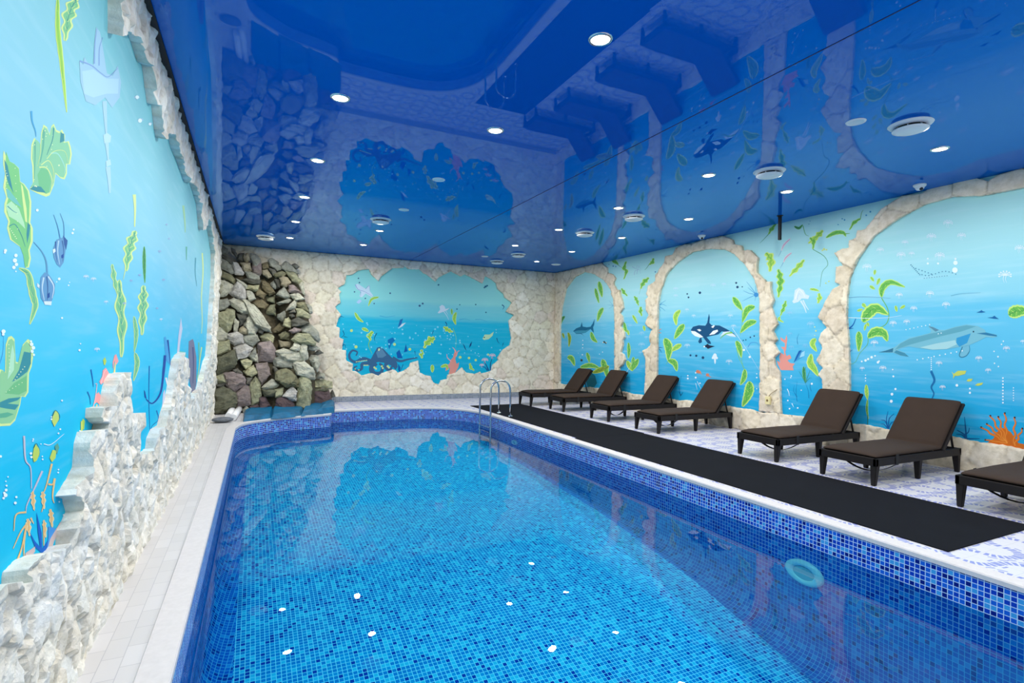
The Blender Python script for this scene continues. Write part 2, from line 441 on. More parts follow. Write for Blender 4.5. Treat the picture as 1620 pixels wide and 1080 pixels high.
def build_pool():
    n = len(PATH)
    S = [0.0]
    for i in range(n): S.append(S[-1] + np.linalg.norm(PATH[(i + 1) % n] - PATH[i]))
    k0 = min(range(n), key=lambda i: abs(PATH[i][1] - 5.0) + (0 if PATH[i][0] > 3 else 99))
    off = PATH[k0][1] - S[k0]
    bm = bmesh.new(); uvl = bm.loops.layers.uv.new('tiles')
    R = 0.22
    cols = []
    for i in range(n + 1):
        p, m = PATH[i % n], NRM[i % n]
        zf = zfloor(p[1])
        prof = [(0.0, -0.004, 0.0), (0.0, ZW, -ZW), (0.0, zf + R, -(zf + R))]
        for k in range(1, 7):
            a = k / 6 * PI / 2
            prof.append((R - R * math.cos(a), zf + R - R * math.sin(a), -(zf + R) + R * a))
        cols.append([((p[0] + m[0] * d, p[1] + m[1] * d, z), v) for d, z, v in prof])
    vs = [[bm.verts.new(c[0]) for c in col] for col in cols[:n]]; vs.append(vs[0])
    for i in range(n):
        for k in range(len(cols[0]) - 1):
            f = bm.faces.new((vs[i][k], vs[i][k + 1], vs[i + 1][k + 1], vs[i + 1][k]))
            f.material_index = 0 if k < 1 else 2
            uvs = [(S[i] + off, cols[i][k][1]), (S[i] + off, cols[i][k + 1][1]), (S[i + 1] + off, cols[i + 1][k + 1][1]), (S[i + 1] + off, cols[i + 1][k][1])]
            for l, w in zip(f.loops, uvs): l[uvl].uv = w
            if k >= 2: f.smooth = True
    ring = [np.array(cols[i][-1][0][:2]) for i in range(n)]
    ys = np.arange(0.9, 13.0, 0.3)
    inner = [np.array([x, y]) for y in ys for x in np.arange(0.1, 4.6, 0.5)]
    inner = [p for p, ok in zip(inner, in_poly(inner, ring)) if ok and min(np.linalg.norm(p - q) for q in ring) > 0.15]
    r = delaunay_2d_cdt([Vector(p) for p in ring + inner], [(i, (i + 1) % n) for i in range(n)], [], 0, 1e-5)
    V = [bm.verts.new((v.x, v.y, zfloor(v.y))) for v in r[0]]
    # ring heights follow each wall's own foot
    for i, v in enumerate(V):
        o = r[3][i]
        if o and o[0] < n: v.co.z = cols[o[0]][-1][0][2]
    tri = [f for f in r[2]]
    cen = [np.mean([r[0][k] for k in f], axis=0) for f in tri]
    ok = in_poly(cen, ring)
    for f, o in zip(tri, ok):
        if not o: continue
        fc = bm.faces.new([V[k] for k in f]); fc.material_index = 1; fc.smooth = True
        for l in fc.loops: l[uvl].uv = (l.vert.co.x + 20, l.vert.co.y + 20)
        if fc.normal.z < 0: pass
    bm.normal_update()
    for f in bm.faces:
        if f.material_index == 1 and f.normal.z < 0: f.normal_flip()
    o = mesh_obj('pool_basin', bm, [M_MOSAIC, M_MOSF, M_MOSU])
    struct(o, 'blue mosaic tiled swimming pool basin sunk in the floor', 'pool')
    # water
    bm = bmesh.new()
    ringw = [p + m * 0.001 for p, m in zip(PATH, NRM)]
    r = delaunay_2d_cdt([Vector(p) for p in ringw], [(i, (i + 1) % n) for i in range(n)], [], 0, 1e-5)
    V = [bm.verts.new((v.x, v.y, ZW)) for v in r[0]]
    ok = in_poly([np.mean([r[0][k] for k in f], axis=0) for f in r[2]], ringw)
    for f, q in zip(r[2], ok):
        if q: bm.faces.new([V[k] for k in f])
    bm.normal_update()
    for f in bm.faces:
        if f.normal.z < 0: f.normal_flip()
    w = mesh_obj('pool_water', bm, M_WATER)
    tag(w, 'clear blue water filling the mosaic tiled pool', 'water'); w['kind'] = 'stuff'
    # coping
    bm = bmesh.new()
    prof = [(0.012, -0.03), (0.012, 0.004), (0.004, 0.014), (-0.14, 0.014), (-0.145, 0.0)]
    vs = [[bm.verts.new((p[0] + m[0] * d, p[1] + m[1] * d, z)) for d, z in prof] for p, m in zip(PATH, NRM)]
    for i in range(n):
        a, b = vs[i], vs[(i + 1) % n]
        for k in range(len(prof) - 1): bm.faces.new((a[k], b[k], b[k + 1], a[k + 1]))
    bmesh.ops.recalc_face_normals(bm, faces=bm.faces[:])
    o = mesh_obj('pool_coping', bm, M_COPING)
    struct(o, 'pale stone coping running round the pool edge', 'pool edge')

def build_floor():
    ring = [p - m * 0.12 for p, m in zip(PATH, NRM)]; n = len(ring)
    x0, x1, y0, y1 = XL - 0.1, XR + 0.1, YN - 0.1, YB + 0.1
    outer = [(x0, y0), (x1, y0), (x1, y1), (x0, y1)]
    r = delaunay_2d_cdt([Vector(p) for p in ring] + [Vector(p) for p in outer], [(i, (i + 1) % n) for i in range(n)] + [(n + i, n + (i + 1) % 4) for i in range(4)], [], 0, 1e-5)
    bm = bmesh.new(); V = [bm.verts.new((v.x, v.y, 0)) for v in r[0]]
    ok = in_poly([np.mean([r[0][k] for k in f], axis=0) for f in r[2]], ring)
    for f, q in zip(r[2], ok):
        if not q: bm.faces.new([V[k] for k in f])
    bm.normal_update()
    for f in bm.faces:
        if f.normal.z < 0: f.normal_flip()
    struct(mesh_obj('floor', bm, M_FLOOR), 'white tiled pool deck with dashed blue ornament on the lounger side', 'floor')

build_pool(); build_floor()

bm = bmesh.new()
box(bm, XL - 0.15, 3.997, YN - 0.15, YB + 0.15, ZC, ZC + 0.1); box(bm, 4.003, XR + 0.15, YN - 0.15, YB + 0.15, ZC, ZC + 0.1)
ceil = struct(mesh_obj('ceiling', bm, M_CEIL), 'glossy deep blue stretch ceiling reflecting the room', 'ceiling')
bm = bmesh.new(); box(bm, 3.995, 4.005, YN, YB, ZC - 0.003, ZC + 0.05)
mesh_obj('ceiling_seam', bm, simple('seam_navy', (4, 20, 80), 0.5), ceil)
bm = bmesh.new(); box(bm, XL, XL + 0.115, YN, YB, ZC - 0.02, ZC - 0.001)
struct(mesh_obj('trim_1', bm, M_DARK), 'black shadow gap where the left wall meets the ceiling', 'trim')
bm = bmesh.new(); uvl = bm.loops.layers.uv.new('tiles')
box(bm, 1.3, XR - 0.1, YB - 0.075, YB, 0.0, 0.145)
for f in bm.faces:
    for l in f.loops: l[uvl].uv = (l.vert.co.x + l.vert.co.y, l.vert.co.z + (l.vert.co.y if abs(f.normal.z) > .5 else 0))
struct(mesh_obj('baseboard_back', bm, M_BASE), 'grey tiled border along the foot of the far stone wall', 'baseboard')
bm = bmesh.new(); box(bm, XL - 0.1, XR + 0.1, YN - 0.15, YN, 0, ZC)
struct(mesh_obj('wall_front', bm, M_PLASTER), 'plain cream wall behind the viewpoint', 'wall')

# ------------------------------------------------------------------ painted murals: every picture is part of its wall's own mesh
TL = dict(a=(870, 400, 6.0), b=(1020, 370, 4.909), c=(1200, 320, 5.4), d=(1200, 500, 5.4), e=(1320, 400, 4.5), f=(1340, 590, 5.786),
          g=(520, 410, 5.143), h=(670, 410, 5.143), i=(0, 180, 6.75), j=(0, 330, 6.353), k=(0, 500, 5.4), l=(0, 680, 4.32),
          m=(120, 330, 4.0), n=(120, 560, 5.4), o=(180, 0, 2.7), p=(50, 0, 3.375), q=(860, 360, 3.375), r=(1220, 260, 2.3475), x=(0, 0, 1.0))
def tpx(t, pts):
    ox, oy, s = TL[t]
    return [np.array([ox + p[0] / s, oy + p[1] / s]) for p in pts]

class Mural:
    def __init__(self, bm, mats, axis, plane, sign, keep=None):
        self.bm, self.mats, self.axis, self.plane, self.sign = bm, mats, axis, plane, sign
        self.layer = 1; self.keep = keep
        self.idx = {}; self.item = 0; self.sub = 0
    def mi(self, rgb):
        m = paint(rgb)
        if m.name not in self.idx:
            self.mats.append(m); self.idx[m.name] = len(self.mats) - 1
        return self.idx[m.name]
    def P(self, p):
        return on_axis(p, self.axis, self.plane + self.sign * (1.5e-4 * self.layer + 1e-5 * self.item + 4e-6 * self.sub))
    def poly(self, px, rgb):
        if len(px) < 3: return
        self.sub += 1
        W = [Vector(self.P(p).tolist()) for p in px]
        try: tris = tessellate_polygon([W])
        except Exception: return
        vs = [self.bm.verts.new(w) for w in W]
        mi = self.mi(rgb)
        nrm = Vector((0, 0, 0)); nrm[self.axis] = self.sign
        for t in tris:
            try: f = self.bm.faces.new([vs[k] for k in t])
            except ValueError: continue
            f.normal_update(); f.material_index = mi
            if f.normal.dot(nrm) < 0: f.normal_flip()
    def line(self, px, w, rgb, taper=0.35, n=None):
        n = n or max(6, len(px) * 5)
        C = catmull(px, n)
        a, b = [], []
        for i, c in enumerate(C):
            t = (C[min(i + 1, n - 1)] - C[max(i - 1, 0)]); L = np.linalg.norm(t) + 1e-9
            nn = np.array([-t[1], t[0]]) / L
            u = i / (n - 1)
            ww = w / 2 * (1 - (1 - taper) * u)
            a.append(c + nn * ww); b.append(c - nn * ww)
        self.poly(a + b[::-1], rgb)
    def dot(self, c, r, rgb, n=9, sx=1.0):
        self.poly([np.array([c[0] + r * sx * math.cos(2 * PI * k / n), c[1] + r * math.sin(2 * PI * k / n)]) for k in range(n)], rgb)
    def leaf(self, px, w, style='g', lobes=0, veins=5):
        edge, body, dark = {'g': ((188, 226, 124), (104, 180, 84), (58, 142, 74)), 'y': ((206, 230, 128), (150, 204, 88), (84, 160, 80)),
                            'l': ((206, 228, 150), (120, 192, 140), (52, 140, 138)), 'd': ((120, 190, 110), (60, 140, 80), (30, 100, 80)),
                            'o': ((190, 220, 100), (130, 160, 60), (90, 110, 50)), 'p': ((225, 205, 215), (200, 175, 195), (170, 150, 180)),
                            'c': ((236, 220, 176), (226, 190, 128), (206, 128, 104)), 's': ((150, 215, 200), (60, 150, 150), (40, 110, 130))}[style]
        n = 40
        C = catmull(px, n)
        T = [C[min(i + 1, n - 1)] - C[max(i - 1, 0)] for i in range(n)]
        NN = [np.array([-t[1], t[0]]) / (np.linalg.norm(t) + 1e-9) for t in T]
        def prof(u, s):
            v = math.sin(PI * min(1, u ** 0.8)) ** 0.75
            if lobes: v *= 0.78 + 0.30 * math.sin(2 * PI * lobes * u + s * 0.9)
            else: v *= 1 + 0.06 * math.sin(2 * PI * 7 * u + s)
            return v
        def outline(ww, ext):
            a = [C[i] + NN[i] * (prof(i / (n - 1), 1) * ww / 2 + ext) for i in range(n)]
            b = [C[i] - NN[i] * (prof(i / (n - 1), 2.5) * ww / 2 + ext) for i in range(n)]
            return a + b[::-1]
        e = max(0.5, w * 0.09)
        self.layer = 2; self.poly(outline(w, e), edge)
        self.layer = 3; self.poly(outline(w * 0.9, -e * 0.3 if w > 6 else 0), body)
        self.layer = 4
        self.line(C[2:-2:6], max(0.5, w * 0.08), dark)
        for k in range(veins):
            i = int((0.18 + 0.64 * k / max(1, veins - 1)) * (n - 1))
            for s, ph in ((1, 1), (-1, 2.5)):
                ww = prof(i / (n - 1), ph) * w / 2 * 0.8
                j = max(0, i - 4)
                self.line([C[i], C[i] * 0.5 + (C[j] + NN[j] * s * ww) * 0.5, C[j] + NN[j] * s * ww], max(0.4, w * 0.05), edge if (k + (s > 0)) % 2 else dark, 0.3, 6)
    def jelly(self, c, r, rgb=(214, 234, 246), legs=2):
        self.layer = 3
        for k in range(8):
            a = PI * 0.92 + PI * 1.16 * k / 7
            p = (c[0] + r * 0.8 * math.cos(a), c[1] + r * 0.55 * math.sin(a))
            self.line([(c[0], c[1]), (c[0] * .5 + p[0] * .5, c[1] * .5 + p[1] * .5 - r * .08), p], max(0.4, r * 0.10), rgb, 0.8, 5)
            self.dot(p, r * 0.12, rgb, 5)
        for k in range(legs):
            x = c[0] + (k - (legs - 1) / 2) * r * 0.3
            self.line([(x, c[1]), (x - r * 0.1, c[1] + r * 0.5), (x + r * 0.05, c[1] + r * 0.95)], max(0.4, r * 0.09), rgb)
    def run(self, items):
        for it in items:
            k, t = it[0], it[1]; self.item += 1; self.sub = 0
            s = TL[t][2]
            if k == 'L': self.leaf(tpx(t, it[3]), it[2] * (2.0 if self.axis == 0 and self.sign > 0 else 1.6) / s, *it[4:])
            elif k == 'P': self.layer = it[4] if len(it) > 4 else 3; self.poly(tpx(t, it[3]), it[2])
            elif k == 'N': self.layer = it[5] if len(it) > 5 else 3; self.line(tpx(t, it[4]), it[3] / s, it[2])
            elif k == 'D':
                self.layer = 4
                for p in it[3]: self.dot(tpx(t, [p[:2]])[0], p[2] / s, it[2])
            elif k == 'J':
                for p in it[2]: self.jelly(tpx(t, [p[:2]])[0], p[2] / s, *(it[3:] or ()))
WHT = (222, 240, 250)
NAVY = (18, 78, 122)
R_ITEMS = [
 # far arch
 ('L','a',24,[(465,270),(480,340),(495,420)]),('L','a',17,[(430,335),(445,400),(465,475)]),('L','a',24,[(505,520),(475,570),(450,650)]),
 ('L','a',14,[(140,600),(115,630),(97,690)],'d'),('L','a',10,[(120,760),(135,810)],'o'),('L','a',16,[(172,755),(187,810),(180,890)],'o'),
 ('L','a',22,[(390,750),(410,810),(450,850)]),('L','a',28,[(165,990),(205,1000),(235,1070)]),('L','a',18,[(350,945),(365,990),(375,1040)]),
 ('L','a',26,[(495,1010),(515,1050),(540,1110)]),('L','q',15,[(195,745),(250,735),(300,750)]),('L','q',18,[(310,710),(330,750),(340,800)]),('L','q',16,[(350,740),(300,760),(260,775)],'o'),
 ('P','q',(20,110,130),[(225,775),(250,770),(275,790),(285,830),(270,852),(235,850),(222,815)],2),
 ('P','a',(24,104,142),[(220,742),(250,715),(290,700),(303,655),(310,698),(350,705),(385,700),(405,670),(425,625),(420,680),(410,705),(418,760),(385,722),(340,755),(300,765),(330,790),(295,768),(250,768)]),
 ('P','a',(60,150,180),[(225,745),(270,735),(340,735),(380,722),(340,752),(300,762),(250,765)],4),
 ('D','a',WHT,[(312,830,5),(312,870,6),(310,900,5),(308,965,6),(270,950,3),(290,990,3),(470,960,4),(500,940,5)]),
 ('D','a',(60,70,60),[(515,845,10),(530,855,8),(300,1018,12)]),('D','a',(240,220,190),[(505,850,5),(535,850,4)]),
 ('N','a',(90,150,200),3,[(600,500),(560,450)]),('N','a',(90,150,200),3,[(600,500),(545,490)]),('N','a',(90,150,200),3,[(600,500),(560,530)]),
 # between the far and the middle arch
 ('L','a',18,[(590,75),(620,85),(650,110)]),('L','a',22,[(725,80),(705,140),(725,180),(700,250)],'g',3),('L','a',22,[(985,50),(970,90),(940,110)],'g',2),
 ('N','a',(70,140,80),4,[(640,110),(690,145)]),('N','a',(70,140,80),5,[(940,110),(920,140),(900,162)]),('L','a',28,[(940,235),(890,280),(860,340)],'g',3),('N','a',(130,180,130),3,[(860,340),(845,400)]),
 ('L','a',20,[(680,335),(700,370),(735,410)],'g',2),('L','a',20,[(800,410),(825,450),(840,500)],'g',3),('L','a',24,[(865,510),(860,550),(870,600)],'g',2),
 ('L','a',13,[(785,590),(805,625),(830,670)],'y'),('L','a',17,[(705,660),(715,720),(730,750)]),('L','a',12,[(735,730),(750,780)],'y'),('L','a',13,[(890,690),(900,740)],'y'),
 ('L','a',18,[(745,850),(750,930),(745,1000)]),('L','q',14,[(505,700),(490,730),(475,760)]),('L','q',14,[(445,710),(460,740),(475,765)],'y'),('L','q',12,[(480,690),(477,730),(475,765)]),
 ('N','a',(150,160,205),3,[(780,130),(820,150),(830,120),(870,160)]),('N','a',(150,160,205),3,[(800,210),(810,170),(850,160),(860,195)]),('N','a',(150,160,205),3,[(825,200),(835,150),(850,120)]),
 ('J','a',[(760,690,22),(870,760,26),(870,870,34),(740,800,24),(915,800,22),(715,935,20),(860,945,20)],(150,205,235)),
 ('N','a',(230,235,240),3,[(700,1180),(760,1080),(800,1000)]),('D','a',(40,100,170),[(560,110,4),(600,125,6),(625,130,5),(1000,180,6)]),
 # middle arch
 ('P','b',NAVY,[(358,745),(375,720),(420,708),(470,712),(485,690),(492,650),(500,618),(505,650),(502,690),(520,708),(580,710),(640,740),(690,770),(715,800),(660,775),(600,755),(570,780),(520,790),(480,800),(510,835),(515,855),(490,850),(455,805),(440,805),(445,840),(425,850),(415,835),(430,805),(390,790),(362,765)]),
 ('P','b',(225,238,245),[(360,752),(390,755),(430,780),(455,800),(430,805),(390,792),(365,770)],4),('P','b',(225,238,245),[(405,742),(425,738),(440,748),(425,757)],4),
 ('P','b',(225,238,245),[(500,785),(530,752),(565,742),(570,755),(540,778)],4),('P','b',(225,238,245),[(515,722),(535,707),(545,712),(530,730)],4),
 ('P','b',(205,225,235),[(585,795),(610,760),(660,755),(700,785),(710,800),(660,792),(620,778)],4),('N','b',(120,190,90),12,[(680,765),(630,775),(585,812)],5),
 ('P','b',(26,40,66),[(450,870),(475,862),(488,852),(500,863),(525,868),(545,872),(515,882),(490,892),(478,880)]),('D','b',(230,238,245),[(462,874,7)]),
 ('D','b',(30,70,110),[(355,942,8),(400,945,9),(452,960,11),(710,380,8),(720,412,10),(757,410,5),(330,465,6),(340,492,7),(428,456,10),(820,802,6),(850,792,6),(785,822,5),(765,826,5)]),
 ('L','b',26,[(685,490),(720,540),(757,592)]),('L','b',28,[(855,562),(795,590),(758,685)]),('L','b',28,[(867,677),(800,700),(742,768)]),('L','b',22,[(275,590),(240,640),(245,710)],'y'),
 ('L','b',28,[(305,700),(270,750),(230,815)]),('L','b',36,[(155,810),(185,880),(182,985)]),('L','b',22,[(285,858),(245,880),(208,910)],'y'),('L','b',26,[(180,980),(230,1000),(250,1065)]),('L','b',24,[(710,830),(735,880),(750,960)]),
 ('N','b',(120,190,90),5,[(757,592),(755,700),(740,790)]),('N','b',(120,190,90),4,[(182,985),(165,1010)]),('N','b',(120,190,90),4,[(750,960),(760,1020),(780,1090)]),
 ('L','q',16,[(1075,755),(1070,800),(1050,840)]),('L','q',28,[(1100,820),(1095,880),(1062,955)]),('N','q',(120,190,90),4,[(1030,640),(1045,700),(1075,755)]),
 ('N','b',(60,140,200),5,[(865,470),(830,420),(790,370)]),('N','b',(60,140,200),5,[(865,470),(800,415)]),('N','b',(60,140,200),5,[(865,470),(810,460),(765,440)]),('N','b',(60,140,200),4,[(865,470),(800,500),(758,522)]),('N','b',(60,140,200),4,[(865,470),(855,520)]),('N','b',(60,140,200),4,[(865,470),(860,400)]),('D','b',(60,140,200),[(865,472,18)]),
 ('N','b',(60,150,200),5,[(103,560),(135,545),(170,560)]),('N','b',(60,150,200),5,[(103,560),(140,580),(160,600)]),('N','b',(60,150,200),5,[(103,560),(140,530),(165,515)]),('N','b',(60,150,200),5,[(103,560),(125,600)]),
 ('N','b',(20,70,130),6,[(100,885),(120,880),(140,885)]),('N','b',(20,70,130),6,[(100,885),(120,900),(130,920)]),('N','b',(215,130,110),8,[(95,755),(115,745),(130,735)]),('N','b',(215,130,110),8,[(95,755),(115,765),(130,770)]),
 ('J','b',[(328,588,18),(380,635,18),(665,635,22),(240,425,22),(240,480,20),(530,400,24),(615,390,20),(330,865,24),(690,715,22),(655,990,28)],(190,222,240)),
 ('P','b',(214,232,244),[(528,945),(537,930),(547,926),(558,935),(560,950),(570,962),(562,974),(553,968),(552,995),(546,1012),(540,995),(538,970),(522,970),(520,962)]),
 ('P','b',(205,140,110),[(400,1070),(415,1055),(430,1062),(440,1075),(420,1085)]),('D','q',(205,130,100),[(822,768,9),(875,786,9)]),('N','q',(205,130,100),7,[(822,768),(845,782)]),('N','q',(205,130,100),7,[(875,786),(895,800)]),
 ('N','b',(190,220,240),4,[(680,730),(780,880),(890,1060)]),('D','b',WHT,[(770,900,9),(815,955,9)]),('D','q',WHT,[(770,790,4),(770,805,5),(812,775,4),(812,800,5),(1138,780,3),(1138,800,4),(1138,860,3),(835,830,4),(700,810,4)]),
 ('N','q',(200,225,240),3,[(820,820),(840,860)]),('N','q',(200,225,240),3,[(812,830),(820,865)]),('N','q',(18,70,120),3,[(730,900),(725,850),(735,790)]),('N','q',(18,70,120),3,[(735,895),(745,875)]),('N','q',(18,70,120),3,[(735,895),(720,875)]),
 ('N','b',(70,140,210),5,[(800,880),(825,845),(870,845),(885,870)]),
 # between the middle and the near arch
 ('L','c',20,[(150,180),(110,230),(85,272)],'g',2),('N','c',(70,150,80),5,[(85,272),(50,310),(12,348)]),('L','c',46,[(62,430),(105,490),(95,592)],'y',3),('L','c',38,[(170,570),(188,680),(168,812)],'g',4),
 ('L','c',28,[(392,490),(330,560),(262,632)],'y',3),('L','c',22,[(235,840),(215,900),(185,970)],'g',3),('L','c',10,[(185,975),(175,1000),(215,1025)],'y'),('L','c',11,[(305,205),(345,220),(378,190)],'d'),
 ('N','c',(110,175,110),7,[(380,200),(400,270),(430,288)]),('L','c',30,[(552,240),(500,290),(425,350)],'y',3),('L','c',24,[(440,300),(470,340),(463,400)],'g',2),('L','c',20,[(575,302),(650,262),(720,258),(748,292)]),('N','c',(110,170,70),8,[(735,270),(780,265)]),
 ('L','c',18,[(872,140),(820,170),(775,236)],'g',2),('N','c',(120,175,110),7,[(870,140),(880,90),(895,65)]),('N','c',(80,150,90),5,[(463,400),(560,460),(592,530),(545,595),(525,720)]),('L','c',11,[(438,740),(480,745),(518,757)],'y'),('L','c',26,[(518,775),(520,820),(505,862)],'y',2),
 ('P','c',(205,225,242),[(300,830),(310,750),(345,728),(385,750),(402,785),(435,798),(425,825),(370,820),(340,850),(300,862),(288,845)]),('N','c',(230,240,250),8,[(315,825),(330,770),(350,745),(380,775),(395,810)],4),('N','c',(165,195,225),4,[(330,830),(345,780),(365,800)],4),
 ('N','c',(205,225,242),16,[(360,840),(390,890),(408,942)]),('N','c',(205,225,242),12,[(380,835),(405,885),(428,918)]),
 ('L','c',8,[(272,310),(220,360),(195,412)],'p'),('L','c',8,[(282,430),(235,470),(213,512)],'p'),('N','c',(120,165,205),4,[(195,412),(170,465)]),('N','c',(120,165,205),4,[(213,512),(185,562)]),
 ('D','c',(60,150,190),[(715,140,6),(735,150,7),(680,190,5),(920,110,7),(955,80,8),(440,160,4),(430,185,4)]),('D','c',(200,215,120),[(560,400,10),(580,405,7),(545,410,7),(575,690,6),(600,675,6)]),
 ('J','c',[(265,945,26),(445,1040,36)],(150,205,235)),
 ('P','d',(222,150,140),[(190,460),(165,410),(157,378),(185,395),(177,350),(190,312),(220,330),(215,290),(190,262),(225,262),(225,230),(190,205),(186,178),(225,205),(240,160),(246,200),(240,240),(237,280),(228,305),(238,340),(268,328),(282,358),(247,378),(270,400),(310,405),(292,430),(300,462)]),
 ('P','d',(60,150,205),[(300,395),(328,345),(355,300),(395,295),(392,340),(352,365)],3),('P','d',(20,96,170),[(300,395),(320,345),(345,295),(370,290),(345,330),(325,370)],4),('P','d',(150,210,235),[(350,355),(368,310),(395,295),(392,340)],4),
 ('L','d',26,[(488,190),(460,235),(497,302)],'y'),('L','d',34,[(450,322),(442,400),(475,450),(512,512)],'y'),
 ('L','d',16,[(385,430),(390,500),(400,570)],'d'),('N','d',(60,140,120),6,[(400,570),(370,510),(345,470)]),('N','d',(60,140,120),6,[(400,570),(395,480),(405,430)]),('N','d',(60,140,120),6,[(400,570),(425,500),(440,460)]),('N','d',(60,140,120),5,[(400,570),(435,530),(455,530)]),
 ('N','d',(20,110,170),4,[(430,700),(425,640),(400,570)]),('N','d',(20,110,170),4,[(330,730),(320,650),(330,560)]),('N','d',(20,110,170),4,[(330,690),(300,640),(305,590)]),('N','d',(20,110,170),4,[(450,640),(440,600),(450,560)]),('N','d',(20,110,170),4,[(335,240),(330,190),(345,150)]),
 ('N','d',WHT,7,[(245,620),(258,650),(262,680)]),('N','d',WHT,7,[(285,745),(300,775)]),('D','d',WHT,[(280,510,6),(275,525,5),(225,538,6),(455,577,9),(365,632,5),(335,783,7),(250,720,7),(265,790,7)]),
 ('J','d',[(280,265,26),(270,150,22),(400,250,26)],(130,200,235)),('D','d',(225,225,130),[(480,92,5),(490,125,7),(480,165,4)]),
 # near arch
 ('N','e',(110,180,80),6,[(335,320),(380,400),(385,470),(350,520),(260,545),(240,590),(235,650),(180,715),(150,775),(110,795)],2),('L','d',32,[(855,130),(860,200),(855,302)]),('L','e',26,[(335,315),(342,250),(400,208),(502,242)]),('L','e',46,[(203,492),(240,430),(300,395),(382,438)]),('L','e',38,[(238,602),(290,562),(350,572),(378,628)]),
 ('L','e',10,[(290,120),(285,155)],'y'),('L','e',11,[(258,170),(282,202)],'y'),('L','e',12,[(322,180),(303,226)],'y'),('L','e',12,[(252,234),(288,258)],'y'),('L','e',14,[(198,360),(225,388)],'y'),('L','e',9,[(162,412),(202,400)],'y'),('L','e',10,[(435,375),(445,418)],'y'),('L','e',10,[(503,374),(468,396)],'y'),('L','e',9,[(225,505),(213,552)],'y'),('L','e',10,[(232,495),(245,522)],'y'),
 ('L','e',50,[(1240,442),(1300,415),(1400,410)]),
 ('P','e',(116,184,204),[(315,707),(370,692),(420,675),(470,640),(530,608),(600,590),(680,570),(690,555),(668,520),(700,525),(740,545),(780,550),(860,525),(940,510),(1020,520),(1070,545),(1080,568),(1150,580),(1158,595),(1130,603),(1080,598),(1030,625),(960,655),(870,672),(800,685),(700,690),(620,680),(530,665),(480,675),(450,690),(500,710),(530,738),(470,730),(420,710)]),
 ('P','e',(92,162,182),[(430,690),(470,645),(530,613),(600,595),(680,575),(780,555),(860,530),(940,515),(1010,522),(960,540),(900,560),(760,592),(640,625),(540,652),(470,675)],4),
 ('P','e',(160,208,216),[(610,672),(720,645),(860,620),(872,650),(800,683),(700,688)],4),('P','e',(50,150,202),[(870,605),(972,572),(945,640),(890,668),(868,640)],4),('P','e',(44,120,160),[(1012,572),(1080,566),(1155,584),(1158,594),(1100,588)],5),
 ('P','e',(48,116,146),[(315,707),(370,694),(420,677),(415,706)],4),('P','e',(64,140,168),[(440,692),(500,712),(530,738),(470,728),(425,708)],5),('P','e',(84,134,158),[(668,520),(700,527),(745,548),(720,560),(695,540)],4),
 ('P','e',(110,180,205),[(905,668),(888,725),(905,742),(940,730),(965,690),(962,655)],2),('N','e',(50,120,150),7,[(912,668),(890,725),(905,742),(940,730),(962,695),(960,660)],4),
 ('D','e',(30,60,80),[(990,560,6)]),
 ('P','e',(24,100,160),[(1010,425),(1035,415),(1048,406),(1055,414),(1078,420),(1050,425)]),('P','e',(24,100,160),[(1088,460),(1125,456),(1140,446),(1148,455),(1172,470),(1135,468)]),
 ('P','e',(190,205,100),[(833,842),(850,860),(880,838),(940,838),(930,862),(880,875),(858,874),(845,896),(846,868)]),('P','e',(190,205,100),[(940,910),(955,895),(985,895),(975,912),(955,916)]),('P','e',(190,205,100),[(1000,942),(1020,928),(1060,922),(1050,938),(1025,946)]),
 ('N','e',(24,108,165),18,[(688,840),(712,905),(690,955),(708,1000),(690,1045)]),('N','e',(24,100,170),12,[(88,548),(130,515),(152,468)]),('N','e',(24,100,170),8,[(100,540),(135,535)]),('N','e',(24,100,170),6,[(100,740),(115,700),(130,690)]),('N','e',(24,100,170),5,[(100,650),(110,630)]),
 ('J','e',[(475,15,36),(550,5,24),(750,20,40),(232,100,36),(1215,160,54),(462,300,28),(680,290,32),(795,368,32),(565,395,28),(418,500,28),(515,490,26),(285,640,30),(345,820,28),(198,822,20),(745,785,26),(1028,750,28),(1095,835,24),(1225,680,28),(770,955,24),(1342,630,20)]),
 ('J','r',[(657,218,20),(595,268,20),(707,265,18),(497,290,14),(405,318,16),(922,312,20)]),
 ('D','e',WHT,[(862,70,16),(862,42,8),(858,122,20),(665,40,6),(665,75,8),(738,75,8),(195,772,6),(222,765,9),(240,755,8),(265,742,9),(290,732,6),(310,778,9),(318,770,6),(415,830,5),(420,878,7),(435,968,8),(410,1005,10),(405,1055,11),(222,870,4),(222,890,5),(222,910,4),(965,965,7),(965,995,8),(872,942,10),(1165,738,6),(1137,700,5),(1190,650,5),(1203,628,5),(1140,785,5),(1168,808,5),(740,575,4),(760,570,4)]),
 ('D','e',WHT,[(510+28*k,546-6*k,4) for k in range(7)]+[(590+40*k,760-8*k,5) for k in range(9)]+[(1200,890+22*k,6) for k in range(9)]+[(690,745+14*k,4) for k in range(7)]+[(1275,960+18*k,4) for k in range(6)]),
 ('D','e',(70,130,165),[(545+9*k,85+10*k,4) for k in range(8)]+[(600+24*k,140+15*math.sin(k*.6)+6,4) for k in range(12)]+[(580+22*k,110+8*k,4) for k in range(6)]+[(640+18*k,180-2*k,3) for k in range(10)]),
 ('N','e',(225,240,250),4,[(100,460),(240,465),(380,460),(480,445)]),('N','e',(100,160,195),5,[(100,318),(220,312),(400,322)],2),('N','e',(100,170,200),5,[(830,305),(900,290),(1040,282)],2),
 ('L','f',20,[(175,105),(180,180),(187,240)],'y',0,7),('L','f',10,[(188,240),(182,330),(195,420)],'g'),('N','f',(60,130,100),10,[(190,380),(190,440),(188,490)]),
